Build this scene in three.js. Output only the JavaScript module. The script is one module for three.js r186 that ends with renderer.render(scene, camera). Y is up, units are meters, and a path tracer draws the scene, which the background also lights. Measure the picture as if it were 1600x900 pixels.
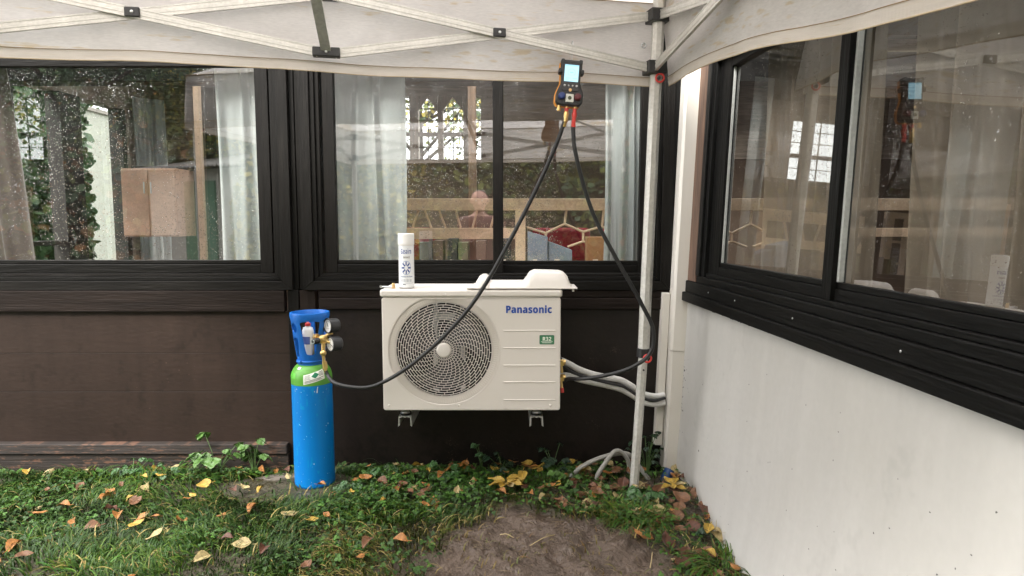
import * as THREE from 'three';
import { RoundedBoxGeometry } from 'three/addons/geometries/RoundedBoxGeometry.js';
import { mergeGeometries, mergeVertices, toCreasedNormals } from 'three/addons/utils/BufferGeometryUtils.js';
import { FontLoader } from 'three/addons/loaders/FontLoader.js';
import { TextGeometry } from 'three/addons/geometries/TextGeometry.js';
import { MarchingCubes } from 'three/addons/objects/MarchingCubes.js';
import { Brush, Evaluator, SUBTRACTION } from 'three-bvh-csg';

// ------------------------------------------------------------------ camera, sky, sun, exposure
const scene = new THREE.Scene();
const camera = new THREE.PerspectiveCamera(45.74, 16 / 9, 0.02, 400);
camera.position.set(0, 1.22, 3.34);
camera.rotation.set(-5.62 * Math.PI / 180, 0, 0);
const renderer = new THREE.WebGLRenderer({ antialias: true });
renderer.toneMapping = THREE.LinearToneMapping;
renderer.toneMappingExposure = 5.6;
renderer.shadowMap.enabled = true;

function overcastSky() {                         // even cloud cover, a little brighter towards the zenith
  const W = 256, H = 128, d = new Float32Array(W * H * 4);
  for (let j = 0; j < H; j++) for (let i = 0; i < W; i++) {
    const el = ((j + 0.5) / H - 0.5) * Math.PI, s = Math.max(0, Math.sin(el));
    const az = i / W * Math.PI * 2;
    const cl = 1 + 0.06 * Math.sin(az * 3 + 5 * s) * Math.cos(el) + 0.05 * Math.sin(az * 7 - 9 * s + 1) * Math.cos(el);
    const l = (0.95 + 0.6 * s) * cl, k = (j * W + i) * 4;
    d[k] = l * 1.0; d[k + 1] = l * 0.985; d[k + 2] = l * 0.985; d[k + 3] = 1;
  }
  const t = new THREE.DataTexture(d, W, H, THREE.RGBAFormat, THREE.FloatType);
  t.mapping = THREE.EquirectangularReflectionMapping; t.magFilter = THREE.LinearFilter; t.needsUpdate = true;
  return t;
}
scene.background = overcastSky();
scene.environment = scene.background;
const sun = new THREE.DirectionalLight(new THREE.Color(1, 0.96, 0.9), 1.3);
sun.position.set(-5, 9, 9); sun.target.position.set(0, 0.8, 0.5);
sun.castShadow = true; sun.shadow.radius = 40; sun.shadow.mapSize.set(2048, 2048);
Object.assign(sun.shadow.camera, { left: -8, right: 8, top: 8, bottom: -8, near: 0.5, far: 40 });
scene.add(sun, sun.target);

// ------------------------------------------------------------------ helpers
function rngOf(seed) { let a = seed >>> 0; return () => { a = (a + 0x6D2B79F5) >>> 0; let t = Math.imul(a ^ (a >>> 15), 1 | a); t = (t + Math.imul(t ^ (t >>> 7), 61 | t)) ^ t; return ((t ^ (t >>> 14)) >>> 0) / 4294967296; }; }
const R = rngOf(77), rr = (a, b) => a + (b - a) * R();
const clamp = (v, a = 0, b = 1) => Math.min(b, Math.max(a, v)), mix = (a, b, t) => a + (b - a) * t;
const smooth = (a, b, v) => { const t = clamp((v - a) / (b - a)); return t * t * (3 - 2 * t); };
function hash(x, y, s) { let h = Math.imul(x, 374761393) + Math.imul(y, 668265263) + Math.imul(s, 2147483647 ^ 0x5bd1e995); h = Math.imul(h ^ (h >>> 13), 1274126177); return ((h ^ (h >>> 16)) >>> 0) / 4294967296; }
function vnoise(x, y, s = 0, px = 0, py = 0) {     // value noise, periodic when px, py are given
  const ix = Math.floor(x), iy = Math.floor(y), fx = x - ix, fy = y - iy, u = fx * fx * (3 - 2 * fx), v = fy * fy * (3 - 2 * fy);
  const wx = (i) => px ? ((i % px) + px) % px : i, wy = (i) => py ? ((i % py) + py) % py : i;
  return mix(mix(hash(wx(ix), wy(iy), s), hash(wx(ix + 1), wy(iy), s), u), mix(hash(wx(ix), wy(iy + 1), s), hash(wx(ix + 1), wy(iy + 1), s), u), v);
}
function fbm(x, y, s = 0, oct = 4, px = 0, py = 0) { let a = 0.5, f = 1, t = 0, n = 0; for (let o = 0; o < oct; o++) { t += a * vnoise(x * f, y * f, s + o * 17, px * f, py * f); n += a; a *= 0.5; f *= 2; } return t / n; }
function tex(w, h, fn, srgb = true, repeat = true) { // fn(u, v) -> [r, g, b] 0..1 as stored
  const d = new Uint8Array(w * h * 4);
  for (let j = 0; j < h; j++) for (let i = 0; i < w; i++) {
    let c = fn((i + 0.5) / w, (j + 0.5) / h); if (typeof c === 'number') c = [c, c, c];
    const k = (j * w + i) * 4; d[k] = clamp(c[0]) * 255; d[k + 1] = clamp(c[1]) * 255; d[k + 2] = clamp(c[2]) * 255; d[k + 3] = 255;
  }
  const t = new THREE.DataTexture(d, w, h); t.magFilter = THREE.LinearFilter; t.minFilter = THREE.LinearMipmapLinearFilter; t.generateMipmaps = true;
  if (repeat) t.wrapS = t.wrapT = THREE.RepeatWrapping;
  if (srgb) t.colorSpace = THREE.SRGBColorSpace; t.needsUpdate = true; return t;
}
const rgb = (r, g, b) => new THREE.Color().setRGB(r, g, b);
const std = (c, o = {}) => new THREE.MeshStandardMaterial({ color: c, roughness: 0.7, ...o });
const phy = (c, o = {}) => new THREE.MeshPhysicalMaterial({ color: c, roughness: 0.5, ...o });
const taken = {};
function numbered(n) { const k = taken[n] = (taken[n] ?? -1) + 1; return k ? `${n}_${String(k).padStart(3, '0')}` : n; }
function tagTop(o, label, category, group, kind) { o.userData.label = label; o.userData.category = category; if (group) o.userData.group = group; if (kind) o.userData.kind = kind; return o; }
function thing(name, label, category, pos = [0, 0, 0], group) { const o = new THREE.Group(); o.name = numbered(name); o.position.set(...pos); scene.add(o); return tagTop(o, label, category, group); }
function mesh(name, geo, m, parent = scene) { const o = new THREE.Mesh(geo, m); o.name = parent === scene ? numbered(name) : name; o.castShadow = o.receiveShadow = true; parent.add(o); return o; }
function sub(name, parent) { const o = new THREE.Group(); o.name = name; parent.add(o); return o; }
function structure(name, geo, m) { const o = mesh(name, geo, m); o.userData.kind = 'structure'; return o; }
function uvBox(g, du = 0, dv = 0) {               // uv in metres, u along the longest side
  g = g.index ? g.toNonIndexed() : g; g.computeBoundingBox();
  const s = g.boundingBox.getSize(new THREE.Vector3()).toArray(), long = s.indexOf(Math.max(...s));
  const p = g.attributes.position, uv = new Float32Array(p.count * 2), a = new THREE.Vector3(), b = new THREE.Vector3(), c = new THREE.Vector3();
  for (let i = 0; i < p.count; i += 3) {
    a.fromBufferAttribute(p, i); b.fromBufferAttribute(p, i + 1); c.fromBufferAttribute(p, i + 2);
    const n = b.clone().sub(a).cross(c.clone().sub(a)).toArray().map(Math.abs), ax = n.indexOf(Math.max(...n));
    const in2 = [0, 1, 2].filter(k => k !== ax); let [U, V] = in2; if (V === long) [U, V] = [V, U];
    [a, b, c].forEach((q, k) => { const t = q.toArray(); uv[(i + k) * 2] = t[U] + du; uv[(i + k) * 2 + 1] = t[V] + dv; });
  }
  g.setAttribute('uv', new THREE.BufferAttribute(uv, 2)); return g;
}
function bx(x0, x1, y0, y1, z0, z1, r = 0.003) {
  const w = x1 - x0, h = y1 - y0, d = z1 - z0; r = Math.min(r, w / 2.01, h / 2.01, d / 2.01);
  const g = r > 0 ? new RoundedBoxGeometry(w, h, d, 1, r) : new THREE.BoxGeometry(w, h, d);
  g.translate((x0 + x1) / 2, (y0 + y1) / 2, (z0 + z1) / 2); return uvBox(g, R() * 3, R() * 3);
}
const board = (name, x0, x1, y0, y1, z0, z1, m, parent, r) => mesh(name, bx(x0, x1, y0, y1, z0, z1, r), m, parent);
function mitre(name, pts, z0, z1, m, parent) {    // a mitred frame board, from its outline
  const s = new THREE.Shape(pts.map(p => new THREE.Vector2(...p)));
  const g = new THREE.ExtrudeGeometry(s, { depth: z1 - z0 - 0.004, bevelEnabled: true, bevelSize: 0.0015, bevelThickness: 0.002, bevelOffset: -0.002, bevelSegments: 1 });
  g.translate(0, 0, z0 + 0.002); return mesh(name, uvBox(g, R() * 3, R() * 3), m, parent);
}
function ring(name, x0, x1, y0, y1, wx, wb, wt, z0, z1, m, parent) { // four mitred boards round a rectangle
  const X0 = x0 + wx, X1 = x1 - wx, Y0 = y0 + wb, Y1 = y1 - wt;
  mitre(name, [[x0, y0], [x1, y0], [X1, Y0], [X0, Y0]], z0, z1, m, parent);
  mitre(name, [[x1, y0], [x1, y1], [X1, Y1], [X1, Y0]], z0, z1, m, parent);
  mitre(name, [[x1, y1], [x0, y1], [X0, Y1], [X1, Y1]], z0, z1, m, parent);
  mitre(name, [[x0, y1], [x0, y0], [X0, Y0], [X0, Y1]], z0, z1, m, parent);
}
const V = (...a) => new THREE.Vector3(...a);
function tube(pts, r, seg = 80, rad = 10, closed = false) { return new THREE.TubeGeometry(new THREE.CatmullRomCurve3(pts.map(p => V(...p)), closed, 'centripetal'), seg, r, rad, closed); }
function rod(a, b, r, rad = 14, r2 = r) { const A = V(...a), B = V(...b), d = B.clone().sub(A), g = new THREE.CylinderGeometry(r2, r, d.length(), rad); g.applyQuaternion(new THREE.Quaternion().setFromUnitVectors(V(0, 1, 0), d.clone().normalize())); const c = A.add(B).multiplyScalar(0.5); g.translate(c.x, c.y, c.z); return g; }
function lathe(pts, seg = 48) { return new THREE.LatheGeometry(pts.map(p => new THREE.Vector2(...p)), seg); }
function roundedShape(w, h, r) { const s = new THREE.Shape(), x = -w / 2, y = -h / 2; s.moveTo(x + r, y); s.lineTo(x + w - r, y); s.absarc(x + w - r, y + r, r, -Math.PI / 2, 0); s.lineTo(x + w, y + h - r); s.absarc(x + w - r, y + h - r, r, 0, Math.PI / 2); s.lineTo(x + r, y + h); s.absarc(x + r, y + h - r, r, Math.PI / 2, Math.PI); s.lineTo(x, y + r); s.absarc(x + r, y + r, r, Math.PI, 1.5 * Math.PI); return s; }
const ext = (s, depth, bev = 0.002, seg = 2) => new THREE.ExtrudeGeometry(s, { depth: depth - 2 * bev, bevelEnabled: bev > 0, bevelSize: bev, bevelThickness: bev, bevelOffset: -bev, bevelSegments: seg, curveSegments: 12 }).translate(0, 0, bev);
function plain(geos) { return mergeGeometries(geos.map(g => { g = g.index ? g.toNonIndexed() : g; for (const k of Object.keys(g.attributes)) if (!['position', 'normal', 'uv'].includes(k)) g.deleteAttribute(k); return g; })); }
function orient(g, dir, at) { g.applyQuaternion(new THREE.Quaternion().setFromUnitVectors(V(0, 1, 0), V(...dir).normalize())); g.translate(...at); return g; }
function canvasTex(w, h, draw) { const c = document.createElement('canvas'); c.width = w; c.height = h; draw(c.getContext('2d'), w, h); const t = new THREE.CanvasTexture(c); t.colorSpace = THREE.SRGBColorSpace; return t; }
function gridGeo(nu, nv, fn) { const pos = [], uv = [], idx = []; for (let j = 0; j <= nv; j++) for (let i = 0; i <= nu; i++) { pos.push(...fn(i / nu, j / nv)); uv.push(i / nu, j / nv); } for (let j = 0; j < nv; j++) for (let i = 0; i < nu; i++) { const a = j * (nu + 1) + i, b = a + 1, c = a + nu + 1, d = c + 1; idx.push(a, b, d, a, d, c); } const g = new THREE.BufferGeometry(); g.setAttribute('position', new THREE.Float32BufferAttribute(pos, 3)); g.setAttribute('uv', new THREE.Float32BufferAttribute(uv, 2)); g.setIndex(idx); g.computeVertexNormals(); return g; }
function instances(name, geo, m, list, parent = scene) { // list of [matrix, colour?]
  const o = new THREE.InstancedMesh(geo, m, list.length); o.name = parent === scene ? numbered(name) : name; o.castShadow = o.receiveShadow = true;
  list.forEach(([mt, c], i) => { o.setMatrixAt(i, mt); if (c) o.setColorAt(i, c); }); parent.add(o); return o;
}
const M4 = (p, e, s) => new THREE.Matrix4().compose(p, new THREE.Quaternion().setFromEuler(new THREE.Euler(...e)), s);

// ------------------------------------------------------------------ surfaces
const grain = tex(512, 512, (u, v) => { const w = fbm(u * 4, v * 40, 3, 4, 4, 40), f = fbm(u * 12, v * 160, 9, 2, 12, 160), b = fbm(u * 5, v * 5, 21, 3, 5, 5); return 0.62 + 0.26 * w + 0.16 * (f - 0.5) + 0.22 * (b - 0.5); });
const grainBump = tex(512, 512, (u, v) => 0.55 * fbm(u * 6, v * 70, 5, 3, 6, 70) + 0.45 * fbm(u * 16, v * 180, 8, 2, 16, 180), false);
const speck = tex(512, 512, (u, v) => { const b = fbm(u * 8, v * 8, 31, 4, 8, 8), f = fbm(u * 64, v * 64, 33, 2, 64, 64); return 0.86 + 0.1 * (b - 0.5) + 0.1 * (f - 0.5); });
const fineBump = tex(256, 256, (u, v) => fbm(u * 40, v * 40, 41, 2, 40, 40), false);
for (const t of [grain, grainBump]) t.repeat.set(1.1, 1.1);
for (const t of [speck]) t.repeat.set(2, 2);
const trimWood = phy(rgb(0.0095, 0.0085, 0.007), { map: grain, bumpMap: grainBump, bumpScale: 0.0022, roughness: 0.55, specularIntensity: 0.28 });
const trimWoodB = phy(rgb(0.0125, 0.0108, 0.009), { map: grain, bumpMap: grainBump, bumpScale: 0.0024, roughness: 0.58, specularIntensity: 0.28 });
const brownWood = phy(rgb(0.025, 0.017, 0.0135), { map: grain, bumpMap: grainBump, bumpScale: 0.0024, roughness: 0.6, specularIntensity: 0.28 });
const blackWood = phy(rgb(0.007, 0.0068, 0.0062), { map: grain, bumpMap: grainBump, bumpScale: 0.0024, roughness: 0.5, specularIntensity: 0.32 });
const roomBrown = std(rgb(0.15, 0.095, 0.065), { map: speck, roughness: 0.6 });
const paleWood = std(rgb(0.84, 0.59, 0.4), { map: speck, roughness: 0.5 });
const darkRoomWood = std(rgb(0.05, 0.04, 0.034), { map: grain, roughness: 0.6 });
const whitePlastic = phy(rgb(0.7, 0.66, 0.615), { roughness: 0.42, bumpMap: fineBump, bumpScale: 0.0001 });
const whitePlasticB = phy(rgb(0.71, 0.67, 0.625), { roughness: 0.4 });
const alu = std(rgb(0.82, 0.8, 0.75), { metalness: 0.35, roughness: 0.42, map: speck });
const steel = std(rgb(0.62, 0.63, 0.64), { metalness: 0.9, roughness: 0.32 });
const brass = std(rgb(0.72, 0.5, 0.2), { metalness: 0.9, roughness: 0.3 });
const blackPlastic = phy(rgb(0.02, 0.02, 0.021), { roughness: 0.45 });
const blackRubber = std(rgb(0.018, 0.018, 0.019), { roughness: 0.5 });
const redPlastic = phy(rgb(0.62, 0.05, 0.04), { roughness: 0.35 });
const glass = phy(rgb(0.93, 0.96, 0.95), { roughness: 0, transmission: 1, thickness: 0, ior: 2.25 });
const water = phy(rgb(1, 1, 1), { roughness: 0, transmission: 1, thickness: 0.01, ior: 1.33 });

// window glass with rain on its outer face; the drops run in patches and streaks
const dropGeo = new THREE.SphereGeometry(1, 8, 5, 0, Math.PI * 2, 0, Math.PI / 2).rotateX(Math.PI / 2);
function drops(parent, x0, x1, y0, y1, z, n, seed, size = 1) {
  const r = rngOf(seed), list = [];
  for (let k = 0; k < n * 6 && list.length < n; k++) {
    const x = mix(x0, x1, r()), y = mix(y0, y1, r());
    if (fbm(x * 3, y * 3, seed, 3) + 0.5 * fbm(x * 14, y * 4, seed + 5, 2) < 0.62 + 0.22 * r()) continue;
    const s = (0.0008 + 0.0018 * r() ** 3) * size;
    list.push([M4(V(x, y, z), [0, 0, r() * 6], V(s, s * (1 + r() * 0.7), s * 0.55))]);
  }
  const o = instances('raindrops', dropGeo, water, list, parent); o.userData.kind = 'stuff'; return o;
}

// ------------------------------------------------------------------ ground
const mudAt = (x, z) => {                          // 1 in the trodden mud, 0 in the grass
  const n = (fbm(x * 5, z * 5, 51, 4) - 0.5) * 0.5;
  const d = Math.hypot((x - 0.1 - 0.05 * (z - 0.9)) / 0.42, (z - 1.08) / 0.52);
  const e = Math.hypot((x + 0.3) / 0.34, (z - 1.12) / 0.24);
  return Math.max(smooth(1.12, 0.86, d + n), 0.4 * smooth(1.1, 0.8, e + n * 1.2));
};
const bareAt = (x, z) => smooth(0.5, 0.66, x + (fbm(x * 4, z * 4, 61, 3) - 0.5) * 0.3) * smooth(1.7, 1.2, z);
const groundY = (x, z) => {
  const m = mudAt(x, z);
  let y = -0.03 * smooth(0.25, 0, z) - 0.025 * smooth(0.22, 0.05, z) * smooth(-1.0, -1.2, x) - 0.045 * smooth(0.4, 1.0, x) * smooth(0.2, 1.2, z) + 0.03 * (fbm(x * 2.2, z * 2.2, 71, 3) - 0.5);
  y += m * (0.07 * (fbm(x * 8 + z * 3, z * 9, 73, 4) - 0.5) + 0.032 * (fbm(x * 30, z * 26, 75, 3) - 0.5) - 0.008) + (1 - m) * 0.012 * (fbm(x * 20, z * 20, 77, 2) - 0.5);
  y += m * 0.01 * Math.abs(Math.sin(14 * x - 9 * z + 6 * fbm(x * 3, z * 3, 79, 2)));
  return y * smooth(12, 4, Math.hypot(x, z));
};
{
  const axis = (lo, hi, step, far) => { const a = []; for (let v = lo; v <= hi + 1e-6; v += step) a.push(v); let s = step, l = lo, h = hi; while (h < far) { s *= 1.45; l -= s; h += s; a.unshift(l); a.push(h); } return a; };
  const xs = axis(-2.7, 1.3, 0.0125, 120), zs = axis(-0.06, 1.5, 0.0105, 120), nx = xs.length, nz = zs.length;
  const pos = new Float32Array(nx * nz * 3), col = new Float32Array(nx * nz * 3), uv = new Float32Array(nx * nz * 2), idx = [];
  for (let j = 0; j < nz; j++) for (let i = 0; i < nx; i++) {
    const x = xs[i], z = zs[j], k = j * nx + i, m = mudAt(x, z), n = fbm(x * 9, z * 9, 81, 4), b = bareAt(x, z);
    pos.set([x, groundY(x, z), z], k * 3); uv.set([x, z], k * 2);
    const soil = [0.032 + 0.032 * n, 0.023 + 0.023 * n, 0.015 + 0.016 * n], mud = [0.055 + 0.075 * n, 0.039 + 0.055 * n, 0.029 + 0.043 * n], lawn = [0.022 + 0.025 * n, 0.03 + 0.03 * n, 0.01 + 0.01 * n];
    const far = smooth(1.4, 3, Math.max(Math.abs(x) - 1, z));
    for (let c = 0; c < 3; c++) col[k * 3 + c] = mix(mix(mix(soil[c], lawn[c], Math.max(far, 0.3 * (1 - b))), mud[c], m), mud[c], 0);
  }
  for (let j = 0; j < nz - 1; j++) for (let i = 0; i < nx - 1; i++) { const a = j * nx + i, b = a + 1, c = a + nx, d = c + 1; idx.push(a, c, b, b, c, d); }
  const g = new THREE.BufferGeometry(); g.setAttribute('position', new THREE.BufferAttribute(pos, 3)); g.setAttribute('color', new THREE.BufferAttribute(col, 3)); g.setAttribute('uv', new THREE.BufferAttribute(uv, 2)); g.setIndex(idx); g.computeVertexNormals();
  const mudBump = tex(512, 512, (u, v) => 0.6 * fbm(u * 12, v * 12, 91, 4, 12, 12) + 0.4 * fbm(u * 50, v * 50, 93, 3, 50, 50), false); mudBump.repeat.set(2, 2);
  const wet = tex(256, 256, (u, v) => { const n = fbm(u * 10, v * 10, 95, 4, 10, 10); return 0.36 + 0.6 * smooth(0.32, 0.6, n); }, false); wet.repeat.set(1.5, 1.5);
  structure('ground', g, std(rgb(1, 1, 1), { vertexColors: true, roughness: 0.85, roughnessMap: wet, bumpMap: mudBump, bumpScale: 0.02 }));
}

// ------------------------------------------------------------------ the dark timber house
const house = thing('timber_house', 'dark brown timber house wall with wide rain-speckled windows behind the heat pump', 'house');
// flat sheet cladding: paint with scuffs, chips and mould
function claddingTex(seed, W, H, chips, mouldLow) {
  const r = rngOf(seed), marks = [];
  for (const [cx, cy, sx, sy, n] of chips) for (let k = 0; k < n; k++) { const g = () => (r() + r() + r() - 1.5) / 1.5; marks.push([cx + sx * g(), cy + sy * g(), 0.0006 + 0.0022 * r() * r(), r()]); }
  const w = 1024, h = 512, ch = new Float32Array(w * h);
  for (const [x, y, s] of marks) { const px = x / W * w, py = y / H * h, rx = s / W * w + 0.6, ry = s / H * h + 0.6; for (let j = Math.floor(py - ry - 1); j <= py + ry + 1; j++) for (let i = Math.floor(px - rx - 1); i <= px + rx + 1; i++) if (i >= 0 && j >= 0 && i < w && j < h) { const d = Math.hypot((i - px) / rx, (j - py) / ry); if (d < 1) ch[j * w + i] = Math.max(ch[j * w + i], 1 - d * d); } }
  return tex(w, h, (u, v) => {
    const x = u * W, y = v * H, b = fbm(x * 2.5, y * 2.5, seed, 4), f = fbm(x * 60, y * 60, seed + 1, 2), st = fbm(x * 22, y * 1.6, seed + 2, 3), hz = fbm(x * 3, y * 90, seed + 3, 2);
    let l = 0.9 + 0.22 * (b - 0.5) + 0.08 * (f - 0.5) + 0.13 * (st - 0.5) + 0.06 * (hz - 0.5);
    const mo = smooth(0.54, 0.78, 0.55 * fbm(x * 9, y * 7, seed + 7, 4) + 0.45 * fbm(x * 45, y * 40, seed + 9, 3) + mouldLow * smooth(0.34, 0.05, y) * 0.16);
    l *= 1 - (0.15 + 0.17 * smooth(0.36, 0.1, y)) * mo;
    const c = ch[Math.min(h - 1, Math.floor(v * h)) * w + Math.min(w - 1, Math.floor(u * w))] * 0.75;
    return [mix(l * 0.46, 1, c), mix(l * 0.455, 0.98, c), mix(l * 0.45, 0.95, c)];
  }, true, false);
}
function planarUV(g, x0, x1, y0, y1) { const p = g.attributes.position, uv = g.attributes.uv; for (let i = 0; i < p.count; i++) uv.setXY(i, (p.getX(i) - x0) / (x1 - x0), (p.getY(i) - y0) / (y1 - y0)); return g; }
const cladBump = fineBump.clone(); cladBump.repeat.set(3, 2); cladBump.wrapS = cladBump.wrapT = THREE.RepeatWrapping;
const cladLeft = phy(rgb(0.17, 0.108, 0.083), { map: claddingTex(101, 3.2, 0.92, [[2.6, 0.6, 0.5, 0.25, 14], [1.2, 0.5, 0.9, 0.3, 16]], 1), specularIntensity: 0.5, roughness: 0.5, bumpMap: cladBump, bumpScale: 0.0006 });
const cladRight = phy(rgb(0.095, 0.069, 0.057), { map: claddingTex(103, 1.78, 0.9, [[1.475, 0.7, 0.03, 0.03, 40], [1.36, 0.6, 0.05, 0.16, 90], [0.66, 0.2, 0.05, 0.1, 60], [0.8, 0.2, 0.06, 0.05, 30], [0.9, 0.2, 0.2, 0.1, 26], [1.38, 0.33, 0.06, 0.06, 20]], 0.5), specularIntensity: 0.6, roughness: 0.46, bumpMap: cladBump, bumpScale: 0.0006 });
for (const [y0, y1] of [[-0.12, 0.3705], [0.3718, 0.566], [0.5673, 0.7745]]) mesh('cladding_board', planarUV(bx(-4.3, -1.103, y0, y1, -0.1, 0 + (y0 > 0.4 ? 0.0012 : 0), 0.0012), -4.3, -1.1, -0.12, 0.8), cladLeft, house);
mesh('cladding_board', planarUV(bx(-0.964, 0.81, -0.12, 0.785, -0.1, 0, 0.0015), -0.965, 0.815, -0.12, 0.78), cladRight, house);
const wornWood = std(rgb(0.2, 0.115, 0.075), { map: grain, bumpMap: grainBump, bumpScale: 0.003, roughness: 0.75 });
const flaked = std(rgb(0.2, 0.155, 0.13), { map: tex(1024, 128, (u, v) => { const n = 0.5 * fbm(u * 44, v * 14, 111, 4) + 0.5 * fbm(u * 160, v * 60, 113, 3), k = 0.85 * smooth(0.56, 0.66, n + 0.07 * (fbm(u * 6, v * 1, 117, 2) - 0.3)); const b = 0.36 + 0.12 * (fbm(u * 40, v * 12, 115, 3) - 0.5); return [mix(b, 0.86, k), mix(b * 0.95, 0.7, k), mix(b * 0.9, 0.6, k)]; }, true, true), bumpMap: grainBump, bumpScale: 0.003, roughness: 0.7 });
mesh('base_ledge', planarUV(bx(-4.3, -1.118, 0.064, 0.116, -0.02, 0.046, 0.006), -4.3, -1.1, 0.05, 0.18), flaked, house);
mesh('base_plank', planarUV(bx(-4.3, -1.115, -0.14, 0.063, -0.02, 0.032, 0.004), -4.3, -1.1, -0.14, 0.18), flaked, house);
board('apron_board', -4.3, -1.113, 0.776, 0.881, -0.02, 0.026, brownWood, house, 0.004);
board('apron_board', -0.947, 0.8, 0.846, 0.882, -0.02, 0.017, brownWood, house, 0.004);
board('apron_board', -0.947, 0.8, 0.787, 0.8445, -0.02, 0.021, brownWood, house, 0.005);
board('post_plank', -1.101, -1.0465, -0.12, 0.8815, -0.06, 0.012, trimWoodB, house, 0.004);
board('post_plank', -1.0445, -0.966, -0.12, 0.8805, -0.06, 0.006, brownWood, house, 0.004);
board('post_plank', -1.069, -1.0455, 0.883, 3.0, -0.06, 0.002, trimWood, house, 0.003);
board('post_plank', -1.0445, -1.021, 0.883, 3.0, -0.06, -0.004, trimWoodB, house, 0.003);
board('header_board', -4.3, 0.92, 2.125, 2.6, -0.1, 0.01, trimWood, house);
board('header_board', -4.3, 0.92, 2.602, 3.25, -0.1, 0.01, trimWood, house);
board('corner_post', 0.777, 0.9, 0.8, 2.12, -0.1, 0.014, blackWood, house);
board('side_cladding', -4.3, -3.405, 0.883, 2.123, -0.1, -0.002, cladLeft, house);
board('inner_sill', -3.4, 0.77, 0.86, 0.9, -0.3, -0.11, paleWood, house);
function timberWindow(x0, x1, label) {
  const w = sub('window', house); w.userData.label = label;
  const y0 = 0.8835, y1 = 2.12;
  ring('trim_board', x0, x1, y0, y1, 0.0525, 0.0435, 0.05, -0.02, 0.026, trimWoodB, w);
  ring('frame_board', x0 + 0.0535, x1 - 0.0535, y0 + 0.0445, y1 - 0.051, 0.0205, 0.0195, 0.03, -0.08, 0.013, trimWood, w);
  ring('frame_board', x0 + 0.0745, x1 - 0.0745, y0 + 0.0645, y1 - 0.082, 0.019, 0.0145, 0.02, -0.08, 0.0, trimWoodB, w);
  return { w, ix0: x0 + 0.104, ix1: x1 - 0.104, iy0: y0 + 0.083, iy1: y1 - 0.105 };
}
function sash(w, x0, x1, y0, y1, s, z, lw = s, rw = s) {  // stiles, rails, a bead round the glass
  board('stile', x0, x0 + lw, y0, y1, z - 0.04, z, trimWoodB, w); board('stile', x1 - rw, x1, y0, y1, z - 0.04, z, trimWoodB, w);
  board('rail', x0 + lw + 0.0005, x1 - rw - 0.0005, y0, y0 + 0.044, z - 0.04, z - 0.001, trimWood, w); board('rail', x0 + lw + 0.0005, x1 - rw - 0.0005, y1 - 0.06, y1, z - 0.04, z - 0.001, trimWood, w);
  board('glazing_bead', x0 + lw + 0.0005, x1 - rw - 0.0005, y0 + 0.0445, y0 + 0.064, z - 0.032, z - 0.01, trimWood, w, 0.004);
  return [x0 + lw, x1 - rw, y0 + 0.064, y1 - 0.06];
}
{
  const L = timberWindow(-3.4, -1.0705, 'wide fixed window left of the blue cylinder, tan and white curtains inside');
  const [a, b, c, d] = sash(L.w, L.ix0, L.ix1, L.iy0 - 0.003, L.iy1, 0.063, -0.014);
  mesh('pane', new THREE.PlaneGeometry(b - a + 0.01, d - c + 0.01).translate((a + b) / 2, (c + d) / 2, -0.034), glass, L.w);
  drops(L.w, -2.6, b, c, d, -0.0335, 9000, 121);
  board('backing', -3.4, L.ix0 + 0.001, 0.884, 2.12, -0.1, -0.085, blackWood, L.w);
}
{
  const C = timberWindow(-1.0195, 0.776, 'two-sash window above the heat pump with pale curtains at both ends');
  const A = sash(C.w, C.ix0, -0.043, C.iy0 - 0.003, C.iy1, 0.056, -0.014, 0.056, 0.05);
  mesh('pane', new THREE.PlaneGeometry(A[1] - A[0] + 0.01, A[3] - A[2] + 0.01).translate((A[0] + A[1]) / 2, (A[2] + A[3]) / 2, -0.034), glass, C.w);
  drops(C.w, A[0], A[1], A[2], A[3], -0.0335, 6500, 123);
  const B = sash(C.w, -0.085, C.ix1, C.iy0 - 0.009, C.iy1, 0.045, -0.058, 0.04, 0.042);
  mesh('pane', new THREE.PlaneGeometry(B[1] - B[0] + 0.01, B[3] - B[2] + 0.01).translate((B[0] + B[1]) / 2, (B[2] + B[3]) / 2, -0.078), glass, C.w);
  drops(C.w, -0.043, B[1], B[2], B[3], -0.0775, 4500, 125);
}
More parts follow.
